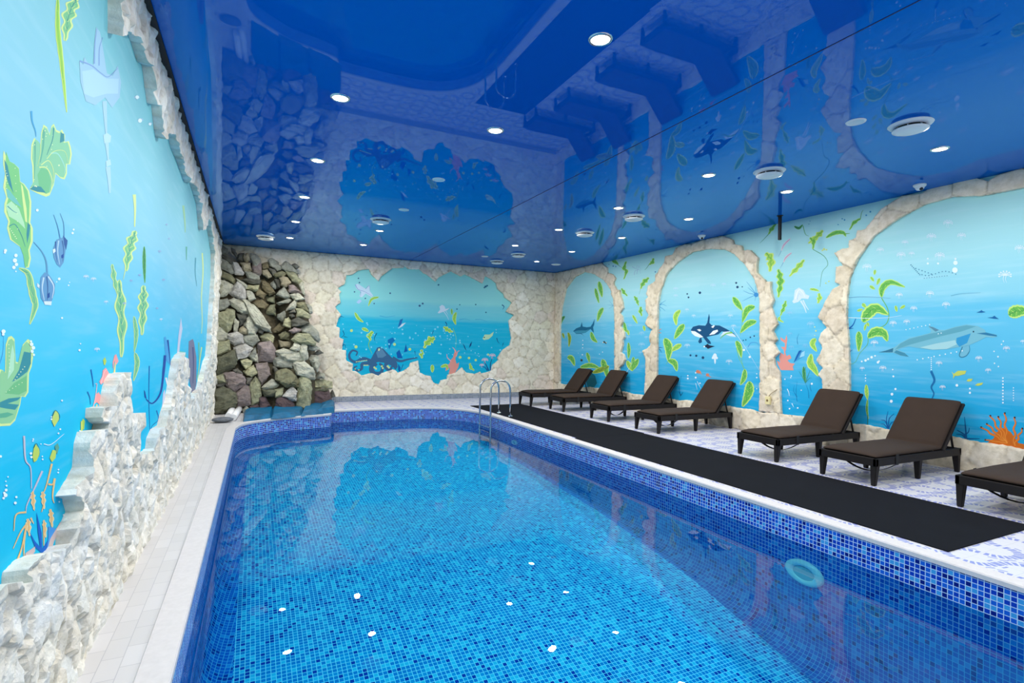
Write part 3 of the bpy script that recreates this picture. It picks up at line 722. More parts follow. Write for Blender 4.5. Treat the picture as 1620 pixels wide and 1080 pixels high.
 ('N','f',(14,90,160),10,[(378,515),(350,440),(312,428)]),('N','f',(14,90,160),10,[(378,515),(360,430),(375,350)]),('N','f',(14,90,160),10,[(378,515),(385,420),(430,370)]),('N','f',(14,90,160),10,[(378,515),(400,460),(435,440)]),('N','f',(14,90,160),8,[(378,515),(340,470),(310,465)]),
 ('N','f',(16,92,150),18,[(1095,615),(1070,560),(1005,520)]),('N','f',(16,92,150),16,[(1095,615),(1085,500),(1075,400)]),('N','f',(16,92,150),14,[(1080,560),(1110,540),(1120,500)]),('N','f',(16,92,150),14,[(1095,600),(1150,600),(1215,600)]),('N','f',(16,92,150),14,[(1090,600),(1050,565),(1000,560)]),
 ('P','f',(205,108,30),[(1280,640),(1340,600),(1370,540),(1430,500),(1500,540),(1540,600),(1570,640),(1620,650),(1620,695),(1540,690),(1450,678),(1380,668)],3),
 ]
for _tip in [(1228,495),(1280,465),(1312,390),(1385,400),(1445,366),(1535,406),(1605,506),(1266,610)]:
    _b = (1460, 640) if _tip[0] < 1500 else (1530, 665)
    _m = [(_tip[0] + (_b[0] - _tip[0]) * q + (9 if i % 2 else -9), _tip[1] + (_b[1] - _tip[1]) * q) for i, q in enumerate((0.0, .2, .4, .6, .8, 1.0))]
    R_ITEMS.append(('N', 'f', (212, 112, 34), 30, _m[::-1], 4))
    R_ITEMS.append(('N', 'f', (236, 150, 60), 6, _m[::-1], 5))
    R_ITEMS.append(('D', 'f', (60, 40, 40), [(_tip[0], _tip[1], 9)]))
OC = (52, 98, 138)
B_ITEMS = [
 ('P','g',OC,[(330,835),(368,765),(395,718),(420,712),(445,728),(480,765),(515,800),(550,830),(562,878),(540,892),(505,862),(450,842),(400,835),(352,862)]),
 ('N','g',OC,30,[(350,830),(280,808),(220,835),(178,815),(168,775),(195,742),(232,755),(222,785)]),('N','g',OC,30,[(352,850),(275,850),(268,890),(232,905),(208,882),(232,868)]),('N','g',OC,48,[(380,840),(348,890),(372,928),(425,922),(436,870),(410,848)]),
 ('N','g',OC,36,[(475,830),(465,880),(498,898),(520,862)]),('N','g',OC,26,[(520,800),(580,828),(640,815),(722,800)]),('N','g',OC,34,[(540,840),(548,870),(540,895)]),
 ('P','g',(84,132,165),[(385,760),(410,722),(440,735),(470,780),(440,800),(400,800)],4),('D','g',(210,222,170),[(410,732,8),(408,740,6)]),('D','g',(196,214,150),[(225+14*k,834-2*k,5) for k in range(7)]+[(288+10*k,862,5) for k in range(4)]+[(372,880,9),(385,890,8),(480,870,9),(490,880,9),(432,870,8),(440,885,8),(215,892,5),(245,900,5)]),
 ('L','g',10,[(407,307),(350,325),(322,380)],'y'),('L','g',13,[(213,433),(240,480),(282,512)],'y'),('L','g',14,[(270,562),(300,572),(325,588)],'y'),('L','g',26,[(362,588),(332,620),(340,662)],'y',2),('N','g',(110,190,110),9,[(335,660),(325,700),(352,768)]),
 ('L','h',36,[(92,640),(45,665),(2,722)],'y',3),('L','g',22,[(760,735),(755,770),(758,806)],'y',2),
 ('P','g',(196,222,240),[(215,210),(235,198),(300,240),(330,208),(337,262),(362,296),(350,308),(300,278),(270,310),(250,302),(262,262),(225,240)]),('N','g',(130,150,205),5,[(215,205),(240,245),(290,262),(355,300)],4),('N','g',(130,150,205),4,[(300,242),(330,215),(335,262)],4),('N','g',(130,150,205),4,[(262,262),(258,302)],4),('P','g',(175,205,240),[(225,350),(250,325),(270,340),(245,362)]),
 ('P','g',(30,110,175),[(562,555),(580,492),(605,482),(590,530)]),('P','g',(200,222,235),[(568,562),(595,525),(628,515),(600,545)]),
 ('P','g',(0,112,178),[(480,655),(520,635),(540,660),(510,690),(492,735),(484,700)]),('P','g',(0,90,165),[(550,760),(575,735),(590,775),(602,805),(560,805)]),('P','g',(0,90,165),[(628,688),(642,748),(612,757)]),('P','g',(0,90,160),[(565,850),(585,880),(578,920),(565,900)]),
 ('N','g',(10,60,110),6,[(65,480),(95,465),(125,472)]),('N','g',(10,60,110),6,[(115,580),(125,615),(95,640)]),('N','g',(10,60,110),5,[(125,630),(155,635)]),('N','g',(10,60,110),6,[(392,600),(372,640),(376,665)]),('N','g',(10,60,110),6,[(110,705),(130,690),(138,720)]),('N','g',(10,60,110),5,[(700,745),(705,780)]),('N','g',(10,60,110),5,[(605,855),(590,895),(570,920)]),
 ('D','g',(60,100,140),[(242,155,6),(250,190,6),(210,265,6),(298,318,6),(370,360,6),(500,276,7),(740,378,9),(765,360,8)]),('D','g',(190,222,130),[(185,580,12),(222,712,13),(535,692,12),(660,732,12),(435,868,6)]),
 ('L','h',16,[(265,430),(250,480),(262,532)],'y'),('L','h',8,[(228,402),(232,452)]),('L','h',22,[(163,548),(200,575),(240,592)],'y',3),('N','h',(120,200,150),5,[(240,560),(265,640),(260,725)]),
 ('P','h',(200,222,238),[(115,435),(135,410),(130,385),(150,370),(170,380),(180,405),(212,395),(195,412),(165,425),(125,440)]),('N','h',(190,215,240),6,[(165,425),(190,460),(205,492)]),('N','h',(190,215,240),5,[(180,420),(200,450)]),
 ('P','h',(176,216,180),[(480,645),(498,612),(540,612),(572,588),(562,622),(530,650),(492,657)]),('D','h',(30,60,60),[(495,635,5)]),
 ('P','h',(0,60,120),[(318,683),(335,705),(350,745),(335,725)]),('P','h',(0,60,120),[(395,665),(388,700),(370,722),(378,690)]),('N','h',(10,60,120),6,[(595,640),(605,670),(618,685)]),('N','h',(10,60,120),5,[(650,680),(640,710)]),('N','h',(20,80,130),8,[(638,370),(655,385),(645,408)]),('N','h',(10,70,120),7,[(178,510),(190,530),(182,545)]),('N','h',(10,70,120),5,[(80,580),(70,615)]),
 ('D','h',(40,110,140),[(122,208,7),(505,222,9),(518,215,7),(495,230,6),(295,370,5),(272,405,6),(425,368,6),(508,432,6)]),
 ('P','h',(212,146,136),[(205,935),(215,880),(180,910),(182,868),(210,850),(225,815),(240,800),(250,760),(262,735),(272,760),(258,810),(268,850),(290,840),(282,880),(262,915),(240,938)]),('N','h',(226,160,160),8,[(265,790),(280,750),(295,745)]),('N','h',(226,160,160),8,[(225,830),(195,800),(190,770)]),('N','h',(226,160,160),8,[(262,760),(250,730),(235,715)]),
 ('L','h',16,[(72,858),(72,920)],'y'),('L','h',14,[(140,875),(185,865),(200,900)],'y'),('L','h',15,[(378,845),(385,880),(412,905)],'y',2),
 ('N','h',(14,70,130),10,[(545,905),(545,850),(560,800)]),('N','h',(14,70,130),10,[(530,905),(510,860),(490,830)]),('N','h',(14,90,150),10,[(520,905),(500,880),(470,870)]),('N','h',(60,150,190),8,[(555,900),(560,860),(585,840)]),
 ('J','h',[(500,820,30),(560,785,30),(475,862,22)],(226,190,200)),('D','h',(190,222,130),[(425,820,10),(370,803,10),(298,797,12),(525,775,9)]),
 ('N','g',(110,200,225),5,[(660,695),(740,698)]),('N','g',(60,165,205),6,[(415,460),(470,470),(540,460)],2),('N','h',(70,170,205),6,[(290,490),(340,485),(380,497)],2),('N','h',(70,170,205),6,[(420,490),(470,490),(520,510)],2),
 ]
_rb = random.Random(3)
B_ITEMS.append(('D', 'g', (120, 210, 235), [(_rb.uniform(100, 800), _rb.uniform(510, 800), _rb.uniform(3, 8)) for _ in range(46)]))
B_ITEMS.append(('D', 'h', (120, 210, 235), [(_rb.uniform(10, 690), _rb.uniform(550, 820), _rb.uniform(3, 8)) for _ in range(46)]))
LE, LB, LD = (206, 228, 152), (132, 198, 160), (54, 140, 150)
def shrink(pts, k):
    c = np.mean(np.array(pts, float), axis=0)
    return [tuple(c + (np.array(p) - c) * k) for p in pts]
_A = [(315,805),(350,740),(345,560),(330,480),(335,330),(365,255),(405,290),(430,330),(440,200),(465,115),(500,140),(530,215),(550,130),(575,105),(600,170),(640,190),(660,165),(695,230),(690,300),(735,290),(755,350),(768,430),(750,540),(715,540),(715,640),(690,700),(650,690),(595,640),(575,760),(530,870),(490,885),(400,850)]
_T = [(6,238),(12.6,254),(22,258.5),(30,266),(32,287),(38.5,291),(46,301.5),(49.6,319),(49,340),(48,352),(52,361),(52,382),(47,396),(49,409),(46,423),(41,424),(38,405),(31.5,390),(16,379),(11,361),(13,350),(6.5,335),(7,322),(10,312),(5,296),(8,275),(5,260),(5,245)]
_K = [(-6,600),(0,584),(4,585),(8,589),(9,545),(13,533),(18,531),(23,536),(25,572),(29,573),(36,545),(44,536),(50,540),(53,560),(50,580),(46,590),(45,620),(40,628),(34,627),(32,640),(24,665),(16,673),(0,674),(-6,672)]
L_ITEMS = [
 ('P','i',LE,_A,2),('P','i',LB,shrink(_A,.93),3),('P','i',(112,188,138),[(400,650),(440,575),(510,600),(545,720),(525,830),(490,855),(420,790)],4),('P','i',LD,[(318,802),(370,765),(440,780),(490,842),(400,832)],5),
 ('N','i',LE,14,[(420,570),(500,580),(555,700),(545,820)],5),('N','i',LE,10,[(440,545),(520,500),(570,600),(570,720)],5),('N','i',(150,212,196),16,[(540,420),(620,430),(690,560),(690,640)],5),('N','i',LE,8,[(500,480),(580,400),(690,400),(730,520)],5),
 ('P','i',LD,[(640,310),(650,200),(685,215),(688,290)],5),('N','i',LD,12,[(575,150),(560,280),(500,440)],5),('N','i',(96,170,150),24,[(470,170),(460,350),(430,520)],4),('N','i',LE,7,[(435,330),(430,430),(400,560)],5),('N','i',(96,170,150),16,[(375,300),(375,480),(365,700)],4),
 ('D','i',(226,240,190),[(480,180,6),(490,240,5),(500,210,5),(455,270,5),(565,230,5),(560,330,5),(550,380,5),(350,340,5),(370,330,5),(630,550,8),(470,520,5),(500,560,5),(365,700,5),(375,770,8),(390,775,7)]),
 ('P','x',LE,_T,2),('P','x',(120,196,130),[(p[0]*.84+.16*29+(.4 if p[1]>300 else 0),p[1]*.985+.015*330) for p in _T[:-1]],3),('P','x',LD,[(7,252),(12,262),(20,300),(22,306),(14,292),(9,275)],4),('P','x',(110,190,180),[(9,296),(16,302),(28,318),(34,328),(24,322),(12,312)],4),
 ('P','x',(170,220,180),[(9,325),(18,318),(30,330),(38,352),(40,362),(28,350),(14,342)],4),('P','x',LE,[(33,290),(36,295),(42,330),(43,352),(40,350),(36,320)],4),('N','x',LD,1.4,[(12,326),(20,333),(27,337)],5),('N','x',LD,1.4,[(14,358),(24,355),(34,372),(40,390)],5),('P','x',LD,[(44,352),(48,356),(46,372),(43,385),(42,370)],4),
 ('D','x',(226,240,190),[(9+(k%3)*1.5,270+k*4,0.7) for k in range(8)]+[(24+k*.5,266+k*12,0.7) for k in range(9)]+[(16+2*k,362+3*k,0.8) for k in range(6)]),
 ('L','x',5,[(30,424),(44,432),(49,452),(53,470),(56,482),(52,498),(47,513)],'l'),
 ('P','x',LE,_K,2),('P','x',(140,200,150),[(p[0]*.9+2.2,p[1]*.94+.06*608) for p in _K],3),('P','x',LD,[(19,604),(30,585),(38,556),(49,558),(49,575),(43,588),(30,598)],4),('P','x',(172,222,190),[(12,600),(17,560),(20,545),(23,560),(22,585)],4),('P','x',LD,[(0,636),(14,630),(33,628),(28,633),(12,638),(30,640),(24,648),(10,646),(0,644)],4),('P','x',(110,185,130),[(8,622),(22,606),(42,594),(42,618),(30,624)],4),('P','x',(90,170,140),[(0,654),(12,652),(22,655),(10,660),(0,661)],4),
 ('D','x',(226,240,190),[(14+k*.2,545+6*k,0.8) for k in range(8)]+[(24+3*k,600-4*k,0.8) for k in range(6)]+[(10+5*k,620-3*k,0.7) for k in range(6)]),
 ('N','i',(70,160,205),22,[(335,-30),(345,80),(378,180),(385,245)]),
 ('L','p',12,[(140,-40),(140,150),(160,330),(188,600)],'y',0,2),('L','p',34,[(245,-20),(200,80),(178,218)],'l',4),
 ('P','j',(96,150,192),[(570,310),(600,300),(640,285),(680,345),(660,420),(640,540),(605,590),(570,560),(540,490),(535,400)]),('N','j',(170,205,225),14,[(590,320),(580,430),(600,560)],4),('N','j',(52,96,150),12,[(560,330),(560,430),(575,540)],4),('N','j',(52,96,150),12,[(625,320),(640,420),(630,530)],4),('P','j',(44,90,150),[(635,270),(680,320),(665,415),(645,360)],4),('P','j',(30,80,150),[(615,470),(640,450),(640,490),(618,500)],5),('N','j',(70,130,180),10,[(605,300),(580,180),(540,60)]),('N','j',(70,130,180),8,[(645,280),(640,150),(605,45)]),('P','j',(210,228,235),[(530,410),(555,400),(560,430),(535,450)],4),
 ('P','j',(96,150,192),[(410,690),(450,640),(480,650),(520,700),(555,760),(548,850),(520,930),(450,955),(412,900),(400,780)]),('N','j',(185,212,228),16,[(440,690),(425,800),(445,920)],4),('N','j',(52,96,150),14,[(470,680),(480,800),(475,920)],4),('N','j',(200,220,232),14,[(485,680),(540,780),(525,900)],4),('N','j',(90,150,190),18,[(475,660),(465,530),(420,430),(340,335)]),('P','j',(30,80,150),[(475,860),(500,840),(500,890),(480,900)],5),('P','j',(205,224,232),[(375,745),(400,770),(395,800),(372,780)],4),('P','j',(205,224,232),[(440,930),(520,930),(515,970),(450,965)],4),
 ('D','j',WHT,[(375,15,14),(740,210,10),(730,245,12),(595,705,14),(570,735,6),(55,420,16),(50,440,12),(160,470,18),(150,520,22),(165,560,18),(140,590,18),(160,630,8),(700,740,6),(690,770,8)]),
 ('P','p',(152,196,220),[(255,325),(275,345),(282,305),(300,335),(330,345),(335,230),(345,145),(365,170),(385,280),(402,392),(432,405),(445,380),(460,350),(478,440),(470,520),(430,575),(392,520),(340,562),(290,540),(262,440)]),('N','p',(122,160,206),7,[(335,340),(338,240),(350,150)],4),('N','p',(122,160,206),7,[(360,350),(362,260),(380,200)],4),('N','p',(122,160,206),8,[(258,325),(320,350),(370,390),(410,410),(460,365)],4),('P','p',(166,208,226),[(270,380),(330,370),(400,420),(465,420),(462,500),(400,500),(330,520),(280,500)],4),
 ('N','p',(160,202,224),24,[(390,540),(395,640),(400,720)]),('P','p',(172,212,230),[(383,720),(405,710),(425,725),(420,760),(388,765)]),('N','p',(164,206,226),20,[(402,760),(410,860)]),('P','p',(172,212,230),[(396,860),(420,850),(425,880),(400,890)]),('N','p',(164,206,226),26,[(408,890),(415,960),(418,1030)]),
 ('J','p',[(582,640,16),(562,520,16),(635,660,12)],(176,198,228)),
 ('L','m',34,[(378,140),(340,250),(318,395)],'l',4,7),('N','m',LE,20,[(370,-90),(375,0),(372,115)]),('N','m',LE,6,[(312,395),(300,450)]),('L','m',16,[(230,350),(245,450),(265,548)],'l',3),('L','m',32,[(275,450),(282,600),(292,760),(288,940)],'l',3,8),('L','m',30,[(430,485),(425,620),(418,800)],'l',4,9),('L','m',9,[(433,238),(433,350),(437,470)],'d'),('L','m',12,[(368,680),(382,790),(370,910)],'l'),('L','m',14,[(375,910),(388,980),(365,1090)],'l'),
 ('N','m',LE,8,[(800,280),(805,400),(795,560),(800,700),(795,790)]),('N','m',(150,200,160),14,[(680,-20),(690,80),(692,150)]),('N','m',(90,170,150),10,[(700,240),(700,325)]),('N','m',(70,150,170),8,[(758,310),(755,400),(765,490)]),
 ('J','m',[(350,455,12),(405,420,12),(530,270,12),(555,450,12),(575,100,8),(590,190,8),(515,630,10),(308,600,14)],(160,180,220)),('J','m',[(65,430,20),(112,445,20),(192,590,16),(135,890,20),(540,700,12)]),
 ('P','m',(70,160,214),[(557,815),(568,808),(580,850),(600,960),(590,985),(575,960),(560,1060),(550,1080),(548,1010),(566,930)]),('N','m',(16,70,150),10,[(582,830),(592,920),(598,990)],4),('N','m',(16,70,150),14,[(565,950),(552,1030),(548,1090)],4),
 ('P','n',(122,126,152),[(965,-110),(1000,-130),(1010,-100),(1030,30),(1030,250),(1015,330),(998,370),(985,330),(975,250),(955,120),(962,30)]),('N','n',(80,90,130),14,[(1000,-60),(1005,80),(1000,250)],4),('N','n',(110,190,160),12,[(1050,-100),(1055,100),(1035,200)]),('N','n',LE,10,[(1075,-60),(1060,50),(1040,220)]),
 ('P','m',(196,206,226),[(640,920),(650,800),(665,690),(675,760),(660,850),(650,960),(635,980),(628,930)]),('P','m',(120,200,190),[(650,900),(690,905),(700,930),(655,950)],2),
 ('P','n',(196,206,226),[(720,540),(740,420),(745,330),(760,300),(770,420),(790,480),(775,560),(745,610)],2),('N','n',(222,232,240),14,[(770,200),(790,330),(760,560)],4),('P','n',(196,206,226),[(1090,120),(1110,20),(1125,60),(1100,200),(1085,290),(1080,220)],2),
 ('N','n',(222,200,150),24,[(300,450),(240,300)],2),('N','n',(230,205,150),30,[(245,460),(240,360),(240,250)]),('N','n',(230,205,150),30,[(150,650),(165,560),(180,430)]),('N','n',(220,205,140),26,[(315,305),(325,200),(338,70)]),('N','n',(230,205,190),16,[(270,450),(280,380),(290,300)]),
 ('P','n',(232,158,158),[(200,235),(225,190),(230,140),(255,115),(282,160),(268,200),(258,290),(238,240),(215,262)]),('P','n',(232,158,158),[(150,430),(175,340),(195,325),(215,355),(200,430),(180,410)]),('P','n',(232,158,158),[(315,70),(330,10),(345,0),(365,60),(345,92),(330,60),(318,130)]),('P','n',(232,168,168),[(270,310),(290,255),(302,290),(288,330)]),('N','n',(240,190,196),9,[(215,250),(245,150),(268,130)],4),('N','n',(240,190,196),9,[(90,535),(140,470),(165,380),(180,260),(165,255)],4),
 ('N','n',(14,74,156),22,[(762,10),(745,200),(720,340),(655,420),(600,385)]),('P','n',(14,74,156),[(582,305),(592,320),(605,382),(588,370)]),('N','n',(10,104,180),8,[(628,100),(625,400),(640,850)]),('N','n',(10,104,180),8,[(690,480),(705,560),(640,640),(655,830)]),('N','n',(10,104,180),10,[(130,130),(145,220),(150,280)]),('N','n',(10,104,180),10,[(100,320),(120,370),(125,430)]),
 ('P','n',(176,206,90),[(232,50),(250,25),(262,60),(250,95),(240,90)]),('P','n',(176,206,90),[(45,590),(60,550),(78,570),(70,640),(52,650)]),('D','n',WHT,[(40,670,9),(35,655,7)]),
 ]
CORAL = (226, 190, 130)
for q in ([(165,40),(175,200),(210,260),(215,400)],[(290,280),(240,390),(185,510),(178,560)],[(355,230),(320,370),(290,450)],[(180,560),(110,580),(95,690)],[(185,640),(140,700),(90,810)],[(180,650),(165,780),(165,900)],[(345,540),(350,650)],[(300,640),(300,790)],[(225,420),(235,550)],[(290,450),(300,500),(285,560)],[(330,370),(360,370),(370,330)],[(120,890),(150,800),(170,690)],[(375,330),(360,450),(370,500)],[(210,600),(230,640)]):
    L_ITEMS.append(('N', 'l', CORAL if len(q) != 4 else (190, 190, 205), 14, q))
for q in [((220,470),30),((290,465),28),((345,590),30),((190,650),30),((300,660),24)]:
    L_ITEMS.append(('L', 'l', q[1] * 0.55, [(q[0][0], q[0][1] - 45), (q[0][0] + 6, q[0][1]), (q[0][0] + 12, q[0][1] + 75)], 'c', 3, 2))
L_ITEMS += [
 ('P','l',(10,96,190),[(200,690),(240,760),(275,800),(260,700),(250,560),(285,700),(290,810),(330,750),(325,820),(285,840),(240,800)],2),('P','l',(70,150,220),[(330,660),(380,670),(360,760),(320,830),(330,740)],2),
 ('P','l',(196,180,180),[(320,830),(345,740),(415,625),(412,680),(370,760),(350,825)],3),('P','l',(196,180,180),[(160,910),(175,840),(240,795),(240,830),(180,900)],3),('P','l',(196,180,180),[(100,1050),(120,930),(155,915),(150,960),(130,1050)],3),('N','l',(210,205,212),12,[(520,310),(490,380),(460,470)]),('P','l',(60,170,224),[(140,1050),(170,970),(240,870),(290,840),(300,870),(230,910),(190,1000)],2),
 ('P','l',(184,208,96),[(222,180),(232,120),(245,95),(268,130),(272,165),(250,210),(232,220)]),('N','l',(30,90,90),4,[(232,120),(250,92),(272,140),(265,185)],4),('P','l',(184,208,96),[(340,190),(360,135),(385,140),(380,190),(355,220)]),('P','l',(90,160,140),[(375,110),(395,90),(405,120),(390,165),(380,140)],4),('D','l',WHT,[(212,160,9),(215,185,8),(38,445,14),(42,410,10),(30,430,9),(45,380,7),(25,465,9),(105,498,10),(112,458,8),(40,350,5),(55,320,5),(292,200,6),(400,270,5),(398,290,6),(405,490,6),(435,580,6),(290,180,5),(225,75,5),(280,95,4),(5,180,9)]),
 ('N','l',WHT,6,[(300,95),(350,98),(440,25)]),
 ('P','k',(190,212,110),[(445,900),(452,840),(475,805),(500,830),(505,880),(465,945)]),('N','k',(40,110,120),8,[(450,850),(475,805),(510,850),(500,900)],4),('D','k',WHT,[(440,880,8),(440,860,6),(30,130,18),(28,155,12),(530,15,9),(680,290,10),(688,235,6),(530,720,8),(515,965,8),(500,1000,8),(285,1050,7),(270,240,16),(285,270,16),(275,300,14),(290,330,10),(265,215,10)]),('P','k',(190,212,110),[(690,900),(705,890),(705,980),(690,980)]),('N','k',(90,190,230),6,[(0,420),(30,300),(35,160)],2),
 ('D','o',(214,238,246),[(100,415,8),(112,515,9),(155,530,6)]),
 ]
def wall_mesh(name, axis, plane, sign, base_mat, items, label, b0, b1, thick=0.15):
    bm = bmesh.new(); mats = [base_mat]
    lo, hi = (plane - thick, plane) if sign > 0 else (plane, plane + thick)
    if axis == 0: box(bm, lo, hi, b0, b1, 0, ZC)
    else: box(bm, b0, b1, lo, hi, 0, ZC)
    mu = Mural(bm, mats, axis, plane, sign); mu.run(items)
    return struct(mesh_obj(name, bm, mats), label, 'wall')
W_LEFT = wall_mesh('wall_left', 0, XL, 1, M_LEFT, L_ITEMS, 'left wall painted as an underwater scene with leafy seaweed and striped fish', YN, YB + 0.15)
W_RIGHT = wall_mesh('wall_right', 0, XR, -1, M_RIGHT, R_ITEMS, 'right wall painted with a dolphin, an orca and a shark under stone arches', YN, YB + 0.15)
W_BACK = wall_mesh('wall_back', 1, YB, -1, M_BACK, B_ITEMS, 'far stone wall with an octopus mural showing through a ragged opening', XL, XR)
# ------------------------------------------------------------------ rough stone cladding, real relief standing off the walls
class Stones:
    def __init__(self, seeds, aniso, pal, seed):
        self.rng = np.random.RandomState(seed)
        self.s = np.asarray(seeds); self.an = np.asarray(aniso)
        n = len(self.s)
        self.h = self.rng.uniform(-1, 1, n); self.t = self.rng.uniform(-1, 1, (n, 2))
        pal = np.array([lin(c)[:3] for c in pal])
        k = self.rng.randint(0, len(pal), n)
        self.c = pal[k] * self.rng.uniform(0.93, 1.07, (n, 1))
    def query(self, P):
        P = np.asarray(P) * self.an; S = self.s * self.an
        f1 = np.full(len(P), 1e9); f2 = np.full(len(P), 1e9); idx = np.zeros(len(P), int)
        for a in range(0, len(P), 4000):
            d = np.linalg.norm(P[a:a + 4000, None, :] - S[None], axis=2)
            o = np.argpartition(d, 1, axis=1)[:, :2]
            da = np.take_along_axis(d, o, 1)
            sw = da[:, 0] > da[:, 1]
            o[sw] = o[sw][:, ::-1]; da[sw] = da[sw][:, ::-1]
            f1[a:a + 4000] = da[:, 0]; f2[a:a + 4000] = da[:, 1]; idx[a:a + 4000] = o[:, 0]
        return f1, f2, idx

def cladding(name, axis, plane, sign, outline, holes, step, thick, st, mat, parent, groove=0.02, amp=0.012, tilt=0.05, rough=0.006, nsc=6.0, label=None, gcol=(168, 156, 138), gw=0.02, smooth=True):
    """outline / holes: 2D polygons on the wall (a, z). step(p) = local mesh size."""
    rng = np.random.RandomState(5)
    loops = []
    for poly in [outline] + holes:
        D = densify(poly, lambda p: step(p))
        D = [p + rng.uniform(-.18, .18, 2) * step(p) * (0 if (p[1] < 0.02 or p[1] > ZC - 0.03) else 1) for p in D]
        loops.append(D)
    allp, edges = [], []
    for D in loops:
        k = len(allp); n = len(D); allp += D; edges += [(k + i, k + (i + 1) % n) for i in range(n)]
    nb = len(allp)
    O = np.array(outline); a0, z0 = O.min(0); a1, z1 = O.max(0)
    inn = []
    a = a0
    row = 0
    while a < a1:
        s = step(np.array([a, 1.0]))
        zz = np.arange(z0 + (row % 2) * s * 0.5, z1, s)
        q = np.stack([np.full(len(zz), a), zz], 1) + rng.uniform(-.28, .28, (len(zz), 2)) * s
        inn.append(q); a += s * 0.9; row += 1
    inn = np.concatenate(inn)
    ok = in_poly(inn, loops[0])
    for h in loops[1:]: ok &= ~in_poly(inn, h)
    inn = inn[ok]
    B = np.array(allp)
    keep = np.ones(len(inn), bool)
    for k in range(0, len(inn), 4000):
        d = np.linalg.norm(inn[k:k + 4000, None] - B[None], axis=2).min(1)
        keep[k:k + 4000] = d > np.array([step(p) * 0.55 for p in inn[k:k + 4000]])
    inn = inn[keep]
    pts = [Vector(p) for p in allp] + [Vector(p) for p in inn]
    r = delaunay_2d_cdt(pts, edges, [], 0, 1e-6)
    V2 = np.array([[v.x, v.y] for v in r[0]])
    tris = [f for f in r[2]]
    cen = np.array([V2[list(f)].mean(0) for f in tris])
    ok = in_poly(cen, loops[0])
    for h in loops[1:]: ok &= ~in_poly(cen, h)
    tris = [f for f, o in zip(tris, ok) if o]
    f1, f2, idx = st.query(V2)
    g = np.clip(1 - (f2 - f1) / gw, 0, 1)
    rel = (V2 - st.s[idx]) * st.t[idx]
    H = thick + amp * st.h[idx] + tilt * rel.sum(1) - groove * g
    N = np.array([noise.fractal(Vector((p[0] * nsc, p[1] * nsc, 3.1)), 0.8, 2.0, 4) for p in V2])
    H = H + rough * N
    H = np.maximum(H, 0.006)
    bm = bmesh.new(); cl = bm.loops.layers.float_color.new('stone')
    def W(p, h):
        v = [0, 0, p[1]]
        v[axis] = plane + sign * h; v[1 - axis] = p[0]
        return v
    used = sorted(set(k for f in tris for k in f))
    V = {k: bm.verts.new(W(V2[k], H[k])) for k in used}
    gc = np.array(lin(gcol)[:3])
    C = st.c[idx] * (1 - g[:, None] * 0.7) + gc[None] * g[:, None] * 0.7
    nrm = Vector((0, 0, 0)); nrm[axis] = sign
    cnt = {}
    for f in tris:
        fc = bm.faces.new([V[k] for k in f]); fc.normal_update()
        if fc.normal.dot(nrm) < 0: fc.normal_flip()
        fc.smooth = smooth
        for k in range(3):
            e = (f[k], f[(k + 1) % 3]); e = (min(e), max(e)); cnt[e] = cnt.get(e, 0) + 1
    bm.verts.index_update()
    inv = {V[k]: k for k in V}
    Bv = {}
    for (i, j), c in cnt.items():
        if c != 1: continue
        for k in (i, j):
            if k not in Bv: Bv[k] = bm.verts.new(W(V2[k], -0.004)); inv[Bv[k]] = k
        try: bm.faces.new((V[i], V[j], Bv[j], Bv[i]))
        except ValueError: pass
    bmesh.ops.recalc_face_normals(bm, faces=bm.faces[:])
    for fc in bm.faces:
        for l in fc.loops: l[cl] = (*C[inv[l.vert]], 1.0)
    o = mesh_obj(name, bm, mat, parent)
    if label: o['label'] = label
    return o

CREAM = [(238, 231, 212), (242, 236, 218), (234, 227, 208), (232, 220, 206), (238, 232, 210), (230, 224, 206), (243, 238, 224)]
TAN = [(236, 225, 202), (230, 218, 194), (239, 230, 210), (226, 214, 194), (234, 224, 204)]
WHITE = [(240, 239, 230), (234, 235, 230), (242, 240, 230), (228, 231, 228), (236, 232, 220), (230, 226, 214)]

# far wall: everything round the ragged opening
HG = [(143,130),(190,128),(240,92),(325,80),(345,125),(405,178),(425,140),(520,72),(605,70),(620,58),(650,80),(740,82),(775,118),(800,125)]
HH = [(0,112),(30,135),(95,182),(125,145),(225,98),(300,140),(335,122),(420,165),(478,195),(500,135),(545,160),(590,195),(600,240),(650,280),(660,310),(718,352),(700,380),(668,425),(735,455),(690,500),(700,570),(715,640),(700,700),(645,735),(600,800),(610,820),(560,860),(550,905),(535,912),(470,930),(460,915),(415,932),(345,920),(310,878),(265,920),(195,940),(190,972),(140,985),(125,1018),(75,1000),(55,950)]
HG2 = [(790,945),(740,920),(725,825),(665,840),(655,875),(620,900),(560,925),(545,905),(520,895),(485,910),(430,925),(405,948),(350,925),(265,945),(220,910),(190,905),(195,850),(140,820),(140,740),(105,735),(120,650),(85,635),(90,560),(60,545),(75,490),(100,450),(58,400),(55,385),(95,350),(85,290),(100,265),(75,235),(130,200)]
def bz(t, P): return [on_axis(p, 1, YB - 0.03)[[0, 2]] for p in tpx(t, P)]
hole = bz('g', HG) + bz('h', HH[2:]) + bz('g', HG2)
rng = np.random.RandomState(11)
sd = [(x + rng.uniform(-.15, .15), z + rng.uniform(-.13, .13)) for i, z in enumerate(np.arange(-0.1, 4.3, 0.29)) for x in np.arange(XL, XR + .4, 0.36) + (i % 2) * 0.18]
ST_B = Stones(sd, (1, 1.1), CREAM, 21)
cladding('stone_cladding', 1, YB, -1, [(XL + .01, 0.0), (XR - .01, 0.0), (XR - .01, ZC - .002), (XL + .01, ZC - .002)], [hole], lambda p: 0.034, 0.06, ST_B, M_STONE, W_BACK, groove=0.022, amp=0.008, tilt=0.035, rough=0.006, label='cream flagstone cladding with a ragged opening', gw=0.03)

